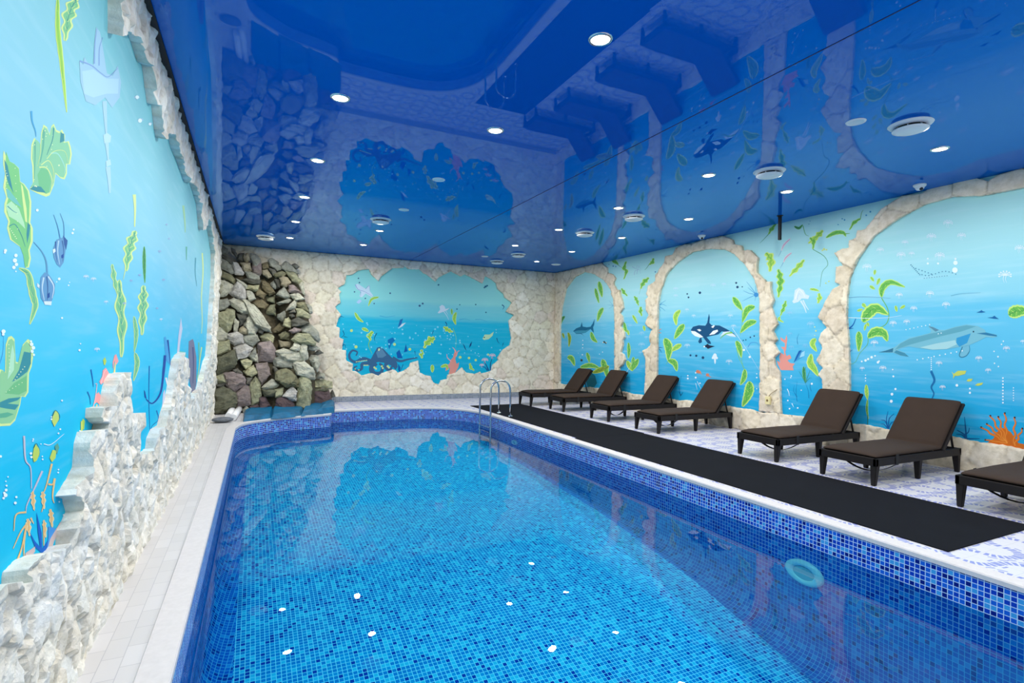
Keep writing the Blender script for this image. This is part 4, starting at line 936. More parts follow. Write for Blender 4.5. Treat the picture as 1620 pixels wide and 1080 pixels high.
# right wall: three arches and the low kerb of stones
def yz(P, t='x', h=0.05): return [on_axis(p, 0, XR - h)[[1, 2]] for p in tpx(t, P)]
def seeds_along(path, w, step, rr):
    out = []
    D = densify(path, step)[:-1]
    for i, p in enumerate(D):
        for o in (-.5, .5):
            out.append((p[0] + rr.uniform(-.3, .3) * step, p[1] + rr.uniform(-.3, .3) * step))
    return out
rr = np.random.RandomState(4)
sd = [(y + rr.uniform(-.1, .1), z + rr.uniform(-.09, .09)) for i, z in enumerate(np.arange(-0.1, 4.2, 0.33)) for y in np.arange(0.0, 15.2, 0.42) + (i % 2) * .21]
ST_R = Stones(sd, (1, 1), TAN, 8)
BAND = 0.425
near = lambda p: float(np.clip(0.0046 * abs(p[0]) , 0.018, 0.045))
# far arch + the corner
o1 = yz([(540,140),(545,190),(590,200),(620,240),(600,290),(630,350),(660,350),(670,410),(690,470),(695,520),(660,570),(685,600),(690,650),(670,700),(705,760),(705,800),(690,830),(690,880),(670,940),(700,970),(712,1010),(690,1060),(655,1085)], 'a')
i1 = yz([(95,1080),(95,700),(110,520),(150,340),(230,230),(330,180),(420,200),(510,260),(570,340),(600,430),(610,560),(612,1080)], 'a')
top1 = float(yz([(485, 92)], 'a')[0][0])
yend = YB - 0.05
A1 = [(yend, BAND), (yend, ZC - .002), (top1, ZC - .002)] + [tuple(p) for p in o1] + [(o1[-1][0] - 0.02, BAND)] + [(i1[-1][0], BAND)] + [tuple(p) for p in i1[::-1]] + [(i1[0][0], BAND)]
cladding('stone_arch', 0, XR, -1, A1, [], near, 0.055, ST_R, M_STONE, W_RIGHT, groove=0.022, amp=0.008, tilt=0.05, rough=0.007, label='tan stone arch around the painted shark', gw=0.03)
# middle arch
o2l = yz([(1020.8,580),(1020.8,566.7),(1016.7,555),(1028,546.7),(1027.5,536.7),(1026.7,531.7),(1031.7,520.8),(1025,516.7),(1020,511.7),(1023,503),(1026.7,498),(1021.7,490),(1022.5,480),(1020.8,475),(1025.8,470),(1023,465),(1025,451.7),(1036.7,445),(1036.7,435),(1043,425),(1050,417),(1052.6,404.6),(1062.8,402.6),(1068.9,392.4),(1083,386),(1093,386)])
t2a, t2b = float(yz([(1109.6, 378)])[0][0]), float(yz([(1142, 371)])[0][0])
o2r = yz([(1158.5,379),(1160.6,386),(1172.8,388),(1174.8,395.5),(1187,395.5),(1199,407.7),(1197,419),(1198,431),(1211.5,445.4),(1219.6,445.4),(1218.6,455.6),(1223.7,473.9),(1219.6,486),(1229.8,512.6),(1221.7,522.8),(1228.8,537),(1223.7,543),(1231.9,557.4),(1224,565.6),(1226,579.6),(1233,589),(1234,629.6)])
i2 = yz([(1039,590),(1040.4,484),(1044.4,459.6),(1054.6,433),(1071,414.8),(1095.4,398.5),(1121.9,393.4),(1146.3,394.4),(1162.6,402.6),(1178.9,418.9),(1193,441.3),(1201.3,471.9),(1201.8,590)])
A2 = [(o2l[0][0] + .02, BAND)] + [tuple(p) for p in o2l] + [(t2a, ZC - .002), (t2b, ZC - .002)] + [tuple(p) for p in o2r] + [(o2r[-1][0] - .02, BAND), (i2[-1][0], BAND)] + [tuple(p) for p in i2[::-1]] + [(i2[0][0], BAND)]
cladding('stone_arch', 0, XR, -1, A2, [], near, 0.055, ST_R, M_STONE, W_RIGHT, groove=0.022, amp=0.009, tilt=0.05, rough=0.007, label='tan stone arch around the painted orca', gw=0.028)
# near arch: its far half is in view, the near half mirrors it past the frame
o3 = yz([(1301,600),(1295,592.6),(1302.8,581.5),(1291.7,570.4),(1301,550),(1294,538.9),(1299,526.9),(1308,517.6),(1294,501.5),(1305.6,477.4),(1316.7,457),(1329.6,450.6),(1321,446),(1322,421.9),(1333,420),(1326,410.7),(1320,399.6),(1333,393),(1342.6,392),(1342.6,381),(1353.7,375.6),(1355.6,364.4),(1368.5,362.6),(1379.6,347.8),(1394.6,330),(1426,309.5),(1458,306),(1479,292),(1542,281),(1563,287),(1577.5,277)])
i3 = yz([(1343.5,609),(1343.5,579.6),(1341.7,537),(1339,500),(1340,468.7),(1343.5,439),(1356,409),(1382,373),(1419,346),(1461,323.6),(1507,311),(1553,309.5)])
yc = float(i3[-1][0]) - 0.25
mir = lambda P: [(2 * yc - p[0], p[1]) for p in P[::-1]]
crown_o = [(yz([(1609, 288)])[0][0], yz([(1609, 288)])[0][1])]
A3 = [(o3[0][0], BAND)] + [tuple(p) for p in o3] + mir(o3[:-3]) + [(2 * yc - o3[0][0], BAND), (2 * yc - i3[0][0], BAND)] + [tuple(p) for p in mir(i3)[::1]][::-1][::-1] [::-1][::-1]
inner = [tuple(p) for p in i3] + mir(i3)
A3 = [(o3[0][0], BAND)] + [tuple(p) for p in o3] + mir(o3[:-3]) + [(2 * yc - o3[0][0], BAND), (2 * yc - i3[0][0], BAND)] + inner[::-1] + [(i3[0][0], BAND)]
cladding('stone_arch', 0, XR, -1, A3, [], near, 0.055, ST_R, M_STONE, W_RIGHT, groove=0.022, amp=0.009, tilt=0.06, rough=0.008, label='tan stone arch around the painted dolphin', gw=0.024)
top = [(y, BAND + 0.012 * math.sin(y * 5.1) + 0.01 * math.sin(y * 11.3)) for y in np.arange(YN + .05, yend, 0.12)]
cladding('stone_kerb', 0, XR, -1, [(YN + .05, 0.0)] + top + [(yend, BAND), (yend, 0.0)][0:2], [], lambda p: 0.035, 0.055, ST_R, M_STONE, W_RIGHT, groove=0.022, amp=0.009, tilt=0.05, rough=0.007, label='low course of tan stones along the floor', gw=0.03)

# left wall: chipped white stone rising from the floor and hanging from the ceiling
def lz(P, t='x', h=0.075): return [tuple(on_axis(p, 0, XL + h)[[1, 2]]) for p in tpx(t, P)]
lowtop = [(0,925),(20,922),(44,923),(46,900),(62,882),(76,874),(102,870),(108,862),(120,858),(121,836),(134,807),(129.6,786.5),(120,782),(130,764),(139,747),(143.5,738),(146,700),(150.5,682),(160,680),(172,677.6),(172.8,671),(162,660),(162.6,644),(181,642.4),(184,621),(188.5,600.7),(194,591.5),(203,589.6),(208.9,597),(212.6,634),(212.6,654),(225.6,653.5),(223.7,680),(219,717),(227,719),(235,717),(246,708),(247.8,693),(253,678.5),(262.6,673),(268,649),(273.7,634),(279,597),(283,571),(287.6,562),(293,558),(296.9,571),(299.6,606),(302,632),(308.9,623),(318,615.6),(321.9,597),(328,572),(331.5,562.5)]
endstrip = [(333.5,540),(336,492.5),(339.5,440),(340,400)]
uptop = [(194.8,0),(194.8,57),(200,52),(207.8,48),(214,56),(224,59),(235.6,100),(243,107),(246.7,140.7),(250,166.7),(256,166.7),(259.6,207),(262,220),(265,218.5),(267,211),(278,213),(283.7,237),(291,255.6),(302,289),(309.6,289),(319,322),(322.6,365),(328,355.6),(332,344),(337.4,381)]
lt, es, ut = lz(lowtop), lz(endstrip), lz(uptop)
yfar = YB - 0.05
es = [(min(p[0], 14.2), p[1]) for p in es]
fr = np.random.RandomState(9)
near_low = [(y, 0.62 + .12 * fr.uniform(-1, 1)) for y in np.arange(YN + .05, lt[0][0] - 0.15, 0.28)]
near_up = [(y, ZC - 0.45 + .2 * fr.uniform(-1, 1)) for y in np.arange(YN + .05, ut[0][0] - 0.2, 0.3)]
LOUT = [(YN + .05, 0.0)] + near_low + lt + [p for p in es] + ut[::-1] + near_up[::-1] + [(YN + .05, ZC - .022), (yfar, ZC - .022), (yfar, 0.0)]
lstep = lambda p: float(np.interp(p[0], [-2.6, 0.2, 1.2, 2.6, 3.4, 7, 15], [0.06, 0.04, 0.017, 0.014, 0.019, 0.04, 0.065]))
lr = np.random.RandomState(17)
sd = []
for y0, y1, c in ((YN, 1.5, .16), (1.5, 4.2, .11), (4.2, 8, .15), (8, 15.1, .22)):
    sd += [(y + lr.uniform(-.5, .5) * c, z + lr.uniform(-.5, .5) * c) for z in np.arange(-.1, 4.2, c) for y in np.arange(y0, y1, c)]
ST_L = Stones(sd, (1, 0.8), WHITE, 33)
cladding('stone_cladding', 0, XL, 1, LOUT, [], lstep, 0.075, ST_L, M_STONEL, W_LEFT, groove=0.010, amp=0.010, tilt=0.22, rough=0.012, nsc=9.0, label='chipped white stone rising from the floor and hanging from the ceiling', gw=0.025, gcol=(206, 202, 192), smooth=False)
# ------------------------------------------------------------------ loungers
def make_lounger(loc, label, rz, ang, sag=0.13):
    """foot end at local x=0, head towards +x; loc is the middle of the foot end on the floor"""
    t = thing('sun_lounger', label, 'sun lounger', loc, rz, 'sun loungers in a row along the painted wall')
    W, LN, ZT = 0.36, 1.92, 0.33
    bm = bmesh.new()
    for s in (-1, 1): box(bm, 0.0, LN, s * W - (0.045 if s > 0 else 0), s * W + (0.045 if s < 0 else 0), ZT - 0.095, ZT, 0.008)
    box(bm, 0.0, 0.05, -W, W, ZT - 0.095, ZT, 0.008); box(bm, LN - 0.05, LN, -W, W, ZT - 0.075, ZT, 0.008)
    for k in range(9): box(bm, 0.10 + k * 0.135, 0.17 + k * 0.135, -W + 0.04, W - 0.04, ZT - 0.03, ZT - 0.008)
    for k in range(2): box(bm, 1.45 + k * .25, 1.50 + k * .25, -W + 0.04, W - 0.04, ZT - 0.06, ZT - 0.03)
    mesh_obj('frame', bm, M_FRAME, t)
    for x in (0.045, 0.96, LN - 0.045):
        for s in (-1, 1):
            bm = bmesh.new()
            a, b = 0.038, 0.024
            y = s * (W - 0.040)
            sp = -0.02 if x < .1 else (0.03 if x > 1.5 else 0.0)
            lo = [bm.verts.new((x + sx * b + sp, y + sy * b, 0.0)) for sx, sy in ((-1, -1), (1, -1), (1, 1), (-1, 1))]
            hi = [bm.verts.new((x + sx * a, y + sy * a, ZT - 0.085)) for sx, sy in ((-1, -1), (1, -1), (1, 1), (-1, 1))]
            bm.faces.new(lo[::-1]); bm.faces.new(hi)
            for k in range(4): bm.faces.new((lo[k], lo[(k + 1) % 4], hi[(k + 1) % 4], hi[k]))
            bmesh.ops.bevel(bm, geom=bm.edges[:], offset=0.006, segments=2, affect='EDGES')
            mesh_obj('leg', bm, M_FRAME, t)
    HX = 1.47
    ca, sa = math.cos(ang), math.sin(ang)
    BL = 0.78
    # backrest frame: a slatted panel turned up about the hinge
    bm = bmesh.new()
    for s in (-1, 1): box(bm, 0.0, BL, s * (W - .02) - 0.025, s * (W - .02) + 0.025, -0.035, 0.0, 0.006)
    box(bm, 0.0, BL, -W + 0.03, W - 0.03, -0.030, -0.002, 0.004)
    bmesh.ops.rotate(bm, verts=bm.verts[:], cent=(0, 0, 0), matrix=Matrix.Rotation(-ang, 3, 'Y'))
    bmesh.ops.translate(bm, verts=bm.verts[:], vec=(HX, 0, ZT + 0.005))
    mesh_obj('backrest_frame', bm, M_FRAME, t)
    # props
    for s in (-1, 1):
        bm = bmesh.new()
        q = 0.40
        p0 = (HX + q * ca + 0.03 * sa, s * (W - 0.06), ZT + q * sa - 0.03)
        p1 = (min(LN - 0.08, HX + q * ca + 0.20), s * (W - 0.06), ZT - 0.02)
        tube(bm, [p0, p1], 0.014, 8)
        mesh_obj('prop', bm, M_FRAME, t)
    # cushion: seat and back in one bent pad
    TH = 0.058
    prof = []
    for i in range(15): prof.append((0.02 + (HX - 0.05) * i / 14, ZT + 0.004))
    for i in range(17):
        d = 0.02 + (BL - 0.0) * i / 16
        prof.append((HX - 0.01 + d * ca - .002 * sa, ZT + 0.008 + d * sa + .002 * ca))
    bm = bmesh.new()
    NY = 12
    rs = random.Random(int(abs(loc[1]) * 100))
    rows_t, rows_b = [], []
    n = len(prof)
    for i, (x, z) in enumerate(prof):
        a = prof[max(0, i - 1)]; b = prof[min(n - 1, i + 1)]
        tx, tz = b[0] - a[0], b[1] - a[1]; L = math.hypot(tx, tz); nx, nz = -tz / L, tx / L
        e = min(i, n - 1 - i)
        th = TH * (0.55 if e == 0 else 0.9 if e == 1 else 1.0)
        if abs(i - 14.5) < 1: th *= 0.8
        rt, rb = [], []
        for j in range(NY + 1):
            v = j / NY * 2 - 1
            ed = 1 - abs(v) ** 8 * 0.45
            y = v * (W - 0.012 - (0.012 if e == 0 else 0))
            w = 0.006 * noise.noise(Vector((x * 3.0, y * 4.0, loc[1]))) + 0.003 * noise.noise(Vector((x * 14.0 + z * 14, y * 3.0, loc[1])))
            h = th * ed + w
            rt.append(bm.verts.new((x + nx * h, y, z + nz * h))); rb.append(bm.verts.new((x, y, z)))
        rows_t.append(rt); rows_b.append(rb)
    for i in range(n - 1):
        for j in range(NY):
            bm.faces.new((rows_t[i][j], rows_t[i + 1][j], rows_t[i + 1][j + 1], rows_t[i][j + 1]))
            bm.faces.new((rows_b[i][j], rows_b[i][j + 1], rows_b[i + 1][j + 1], rows_b[i + 1][j]))
        for j in (0, NY):
            q = (rows_t[i][j], rows_b[i][j], rows_b[i + 1][j], rows_t[i + 1][j]); bm.faces.new(q if j == 0 else q[::-1])
    for i in (0, n - 1):
        for j in range(NY):
            q = (rows_t[i][j], rows_t[i][j + 1], rows_b[i][j + 1], rows_b[i][j]); bm.faces.new(q)
    bmesh.ops.recalc_face_normals(bm, faces=bm.faces[:])
    c = mesh_obj('cushion', bm, M_CUSH, t, True)
    sb = c.modifiers.new('soft', 'SUBSURF'); sb.levels = 1; sb.render_levels = 1
    # strap holding the cushion, hanging slack under the frame
    bm = bmesh.new()
    x0 = 0.42
    pts = [(-W - 0.006, ZT + 0.03), (-W - 0.006, ZT - 0.10)]
    for k in range(11):
        v = -1 + 2 * k / 10
        pts.append((v * (W - .01), ZT - 0.10 - sag * (1 - v * v)))
    pts += [(W + 0.006, ZT - 0.10), (W + 0.006, ZT + 0.03)]
    L, R = [], []
    for y, z in pts: L.append(bm.verts.new((x0 - 0.028, y, z))); R.append(bm.verts.new((x0 + 0.028, y, z)))
    for k in range(len(pts) - 1): bm.faces.new((L[k], R[k], R[k + 1], L[k + 1]))
    s = mesh_obj('strap', bm, M_STRAP, t)
    md = s.modifiers.new('thick', 'SOLIDIFY'); md.thickness = 0.004; md.offset = 0
    return t
LG = [((6.66, 12.81), 'brown cushioned lounger at the far end beside the cream stone wall', 0.0, 52, .02),
      ((6.87, 11.50), 'dark lounger standing second from the far stone wall', 0.0, 54, .02),
      ((6.91, 9.72), 'brown lounger third from the far stone wall, left of the painted orca', 0.0, 50, .14),
      ((6.87, 8.10), 'brown lounger in front of the painted orca', 0.0, 50, .14),
      ((6.80, 5.54), 'brown lounger standing before the pillar of the dolphin arch', 0.0, 51, .13),
      ((6.74, 4.17), 'brown lounger under the painted dolphin', 0.0, 50, .14),
      ((6.72, 2.65), 'brown lounger at the right edge beside the painted orange coral', 0.0, 50, .14)]
for (x, y), lab, rz, ang, sg in LG: make_lounger((x - 0.02, y, 0), lab, rz, math.radians(ang), sg)

# ------------------------------------------------------------------ rubber mats
def mat_piece(x0, x1, y0, y1, label):
    bm = bmesh.new(); box(bm, x0, x1, y0, y1, 0.001, 0.011, 0.003)
    tag(mesh_obj('rubber_mat', bm, M_RUBBER), label, 'mat', 'rubber mats beside the pool')
mat_piece(5.10, 6.60, 2.33, 7.90, 'long black rubber mat nearest the camera along the pool')
mat_piece(5.16, 6.64, 7.905, 13.05, 'black rubber mat behind the pool ladder, farther from the camera')

# ------------------------------------------------------------------ ladder
t = thing('pool_ladder', 'stainless steel pool ladder with two arched handrails', 'pool ladder', (4.98, 11.1, 0))
for y in (11.42, 10.80):
    bm = bmesh.new()
    pts = [(0.27, y - 11.1, 0.014), (0.265, y - 11.1, 0.30), (0.255, y - 11.1, 0.60)]
    r = 0.235
    for k in range(0, 13):
        a = PI * k / 12
        pts.append((0.015 + r * math.cos(a), y - 11.1, 0.62 + 0.20 * math.sin(a)))
    pts += [(-0.22, y - 11.1, 0.3), (-0.215, y - 11.1, -0.25), (-0.20, y - 11.1, -0.56)]
    tube(bm, pts, 0.0215, 14)
    h = mesh_obj('handrail', bm, M_CHROME, t)
    bm = bmesh.new(); lathe(bm, [(0, 0.014), (0.055, 0.014), (0.055, 0.022), (0.03, 0.034), (0.0, 0.034)], 20, c=(0.27, y - 11.1, 0))
    mesh_obj('flange', bm, M_CHROME, h)
for z in (-0.22, -0.46):
    bm = bmesh.new(); box(bm, -0.26, -0.18, -0.30, 0.32, z - 0.012, z + 0.012, 0.006)
    mesh_obj('tread', bm, M_CHROME, t)

# ------------------------------------------------------------------ pool fittings
def pool_fitting(name, label, cat, y, z, ry, rz_, hole=0.55):
    x = 4.79 + 0.016 * y
    bm = bmesh.new()
    lathe(bm, [(1.0, -0.001), (1.0, 0.018), (0.9, 0.03), (0.62, 0.034), (hole, 0.022)], 36)
    bmesh.ops.transform(bm, matrix=Matrix.Translation((x, y, z)) @ Matrix.Rotation(-PI / 2, 4, 'Y') @ Matrix.Diagonal((rz_, ry, 1, 1)), verts=bm.verts[:])
    t = thing(name, label, cat, (x, y, z))
    o = mesh_obj('trim_ring', bm, M_WHITE, t); o.matrix_parent_inverse = Matrix.Translation((-x, -y, -z))
    bm = bmesh.new()
    lathe(bm, [(hole + 0.03, 0.020), (hole * 0.6, 0.026), (0, 0.028)], 36)
    bmesh.ops.transform(bm, matrix=Matrix.Translation((x, y, z)) @ Matrix.Rotation(-PI / 2, 4, 'Y') @ Matrix.Diagonal((rz_, ry, 1, 1)), verts=bm.verts[:])
    o = mesh_obj('lens', bm, simple('pool_lens', (150, 190, 200), 0.3), t); o.matrix_parent_inverse = Matrix.Translation((-x, -y, -z))
pool_fitting('pool_light', 'large round underwater light in the right pool wall', 'pool light', 3.39, -0.535, 0.20, 0.115)
pool_fitting('pool_inlet', 'small round water inlet in the pool wall near the ladder', 'pool inlet', 9.94, -0.41, 0.13, 0.05)

# ------------------------------------------------------------------ socket on the pillar of the orca arch
t = thing('power_outlet', 'small yellowed power outlet low on the stone pillar right of the orca', 'power outlet', (8.80, 6.93, 0.655))
bm = bmesh.new(); box(bm, -0.045, 0.0, -0.05, 0.05, -0.075, 0.075, 0.008)
mesh_obj('plate', bm, simple('aged_plastic', (226, 214, 160), 0.5), t)
bm = bmesh.new(); lathe(bm, [(0, 0.0), (0.022, 0.0), (0.022, 0.004), (0.018, 0.004), (0.0, 0.002)], 20)
bmesh.ops.transform(bm, matrix=Matrix.Translation((-0.045, 0, 0)) @ Matrix.Rotation(-PI / 2, 4, 'Y'), verts=bm.verts[:])
mesh_obj('socket', bm, simple('socket_brown', (120, 100, 60), 0.5), t)
bm = bmesh.new(); tube(bm, [(-0.005, 0.0, 0.075), (-0.008, -0.05, 0.13), (-0.004, -0.13, 0.19), (0.02, -0.19, 0.24)], 0.006, 8)
mesh_obj('cable', bm, simple('cable_beige', (150, 135, 105), 0.6), t)
# ------------------------------------------------------------------ ceiling fittings
def downlight(x, y, label, on=True, warm=False, power=None, group='ceiling downlights', dim=False):
    t = thing('downlight', label, 'ceiling light', (x, y, ZC), 0, group)
    bm = bmesh.new(); lathe(bm, [(0.072, -0.004), (0.076, -0.012), (0.090, -0.008), (0.094, -0.0005)], 28)
    mesh_obj('trim_ring', bm, M_CHROME if on else M_WHITE, t)
    bm = bmesh.new(); lathe(bm, [(0, -0.010), (0.04, -0.009), (0.074, -0.005)], 24)
    mesh_obj('lens', bm, M_LENS if on else M_OFF, t)
    if on:
        ld = bpy.data.lights.new('lamp', 'AREA'); ld.shape = 'DISK'; ld.size = 0.14
        ld.energy = (power or LAMP_W) * (0.4 if dim else 1.0); ld.color = LAMP_WARM if warm else LAMP_COOL
        lo = bpy.data.objects.new('lamp', ld); COL.objects.link(lo); lo.parent = t; lo.location = (0, 0, -0.016)
    return t
ROWS = [(3.4, 'in the row nearest the camera'), (5.38, 'in the second row from the camera'), (7.38, 'in the third row from the camera'), (9.35, 'in the fourth row from the camera'), (11.36, 'in the fifth row from the camera'), (13.2, 'in the row closest to the far stone wall')]
COLS = [(0.72, 'leftmost'), (2.37, 'second from left'), (5.57, 'second from right'), (7.16, 'rightmost')]
OFF = {(1, 2), (1, 3), (2, 0), (2, 5)}
for ci, (x, cn) in enumerate(COLS):
    for ri, (y, rn) in enumerate(ROWS):
        on = (ci, ri) not in OFF
        downlight(x, y + (0.2 if (ci, ri) == (0, 0) else 0), ('lit round downlight, %s %s' if on else 'unlit pale round downlight, %s %s') % (cn, rn), on, ci >= 2 and ri != 1, dim=(ci == 3 and ri == 5))
for x, _ in COLS:
    for y in (1.42, -0.55):
        downlight(x, y, 'lit round downlight on the ceiling above and behind the camera', True, False, group='downlights behind the camera')

def diffuser(x, y, label, r=0.2):
    t = thing('air_diffuser', label, 'air vent', (x, y, ZC), 0, 'round air diffusers on the blue ceiling')
    bm = bmesh.new(); lathe(bm, [(r * .62, -0.012), (r * .70, -0.030), (r * 0.95, -0.012), (r, -0.001)], 36)
    mesh_obj('collar', bm, M_WHITE, t)
    bm = bmesh.new(); lathe(bm, [(0, -0.012), (r * 0.66, -0.012), (r * .66, -0.03)], 36)
    mesh_obj('throat', bm, M_DARK, t)
    bm = bmesh.new(); lathe(bm, [(0, -0.078), (r * 0.62, -0.074), (r * .80, -0.060), (r * .82, -0.054), (r * .5, -0.056), (0, -0.056)], 36)
    d = mesh_obj('disc', bm, M_WHITE, t)
    for k in range(6):
        a = 2 * PI * k / 6 + .3
        bm = bmesh.new(); box(bm, -0.008, 0.008, -0.004, 0.004, -0.060, -0.014)
        bmesh.ops.rotate(bm, verts=bm.verts[:], cent=(0, 0, 0), matrix=Matrix.Rotation(a, 3, 'Z'))
        bmesh.ops.translate(bm, verts=bm.verts[:], vec=(r * .6 * math.cos(a), r * .6 * math.sin(a), 0))
        mesh_obj('post', bm, M_WHITE, t)
for x, y, lab in ((6.13, 3.18, 'large white round air diffuser nearest the camera, left of the rightmost lamp'), (6.145, 4.88, 'white round air diffuser just left of the hanging black rod'), (6.17, 7.72, 'white round air diffuser third along from the camera'), (6.19, 9.34, 'white round air diffuser fourth along from the camera'), (6.19, 12.43, 'small white air diffuser near the far right corner of the ceiling'), (6.19, 13.78, 'white air diffuser closest to the far stone wall'),
                  (2.17, 10.32, 'white round air diffuser alone above the octopus mural'), (0.22, 13.35, 'white round air diffuser above the rock waterfall')):
    diffuser(x, y, lab)
t = thing('ceiling_disc', 'flat white ceiling disc in the far right corner', 'ceiling cover', (7.9, 13.39, ZC))
bm = bmesh.new(); lathe(bm, [(0, -0.022), (0.10, -0.020), (0.135, -0.010), (0.14, -0.001)], 32); mesh_obj('cover', bm, M_WHITE, t)
def dome(x, y, label):
    t = thing('dome_camera', label, 'security camera', (x, y, ZC), 0, 'dome cameras along the right wall')
    bm = bmesh.new(); lathe(bm, [(0, -0.035), (0.062, -0.035), (0.078, -0.020), (0.08, -0.001)], 28); mesh_obj('base', bm, M_WHITE, t)
    bm = bmesh.new(); lathe(bm, [(0.058, -0.034), (0.052, -0.055), (0.036, -0.075), (0.0, -0.086)], 24); b = mesh_obj('housing', bm, M_WHITE, t)
    bm = bmesh.new()
    r = bmesh.ops.create_uvsphere(bm, u_segments=16, v_segments=10, radius=0.024); bmesh.ops.translate(bm, verts=bm.verts[:], vec=(-0.02, -0.03, -0.068)); mesh_obj('lens', bm, simple('camera_lens', (10, 10, 14), 0.1), t)
dome(8.46, 4.26, 'small white dome camera above the near stone arch')
dome(8.43, 8.31, 'tiny white dome camera above the orca arch')
P = onz((1234, 341), ZC)
t = thing('hanging_rod', 'short black rod hanging from the ceiling beside the right wall', 'rod', (float(P[0]), float(P[1]), ZC))
bm = bmesh.new(); lathe(bm, [(0, -0.010), (0.05, -0.010), (0.055, -0.001)], 20); mesh_obj('flange', bm, M_DARK, t)
bm = bmesh.new(); box(bm, -0.022, 0.022, -0.022, 0.022, -0.43, -0.005, 0.004); mesh_obj('post', bm, M_DARK, t)
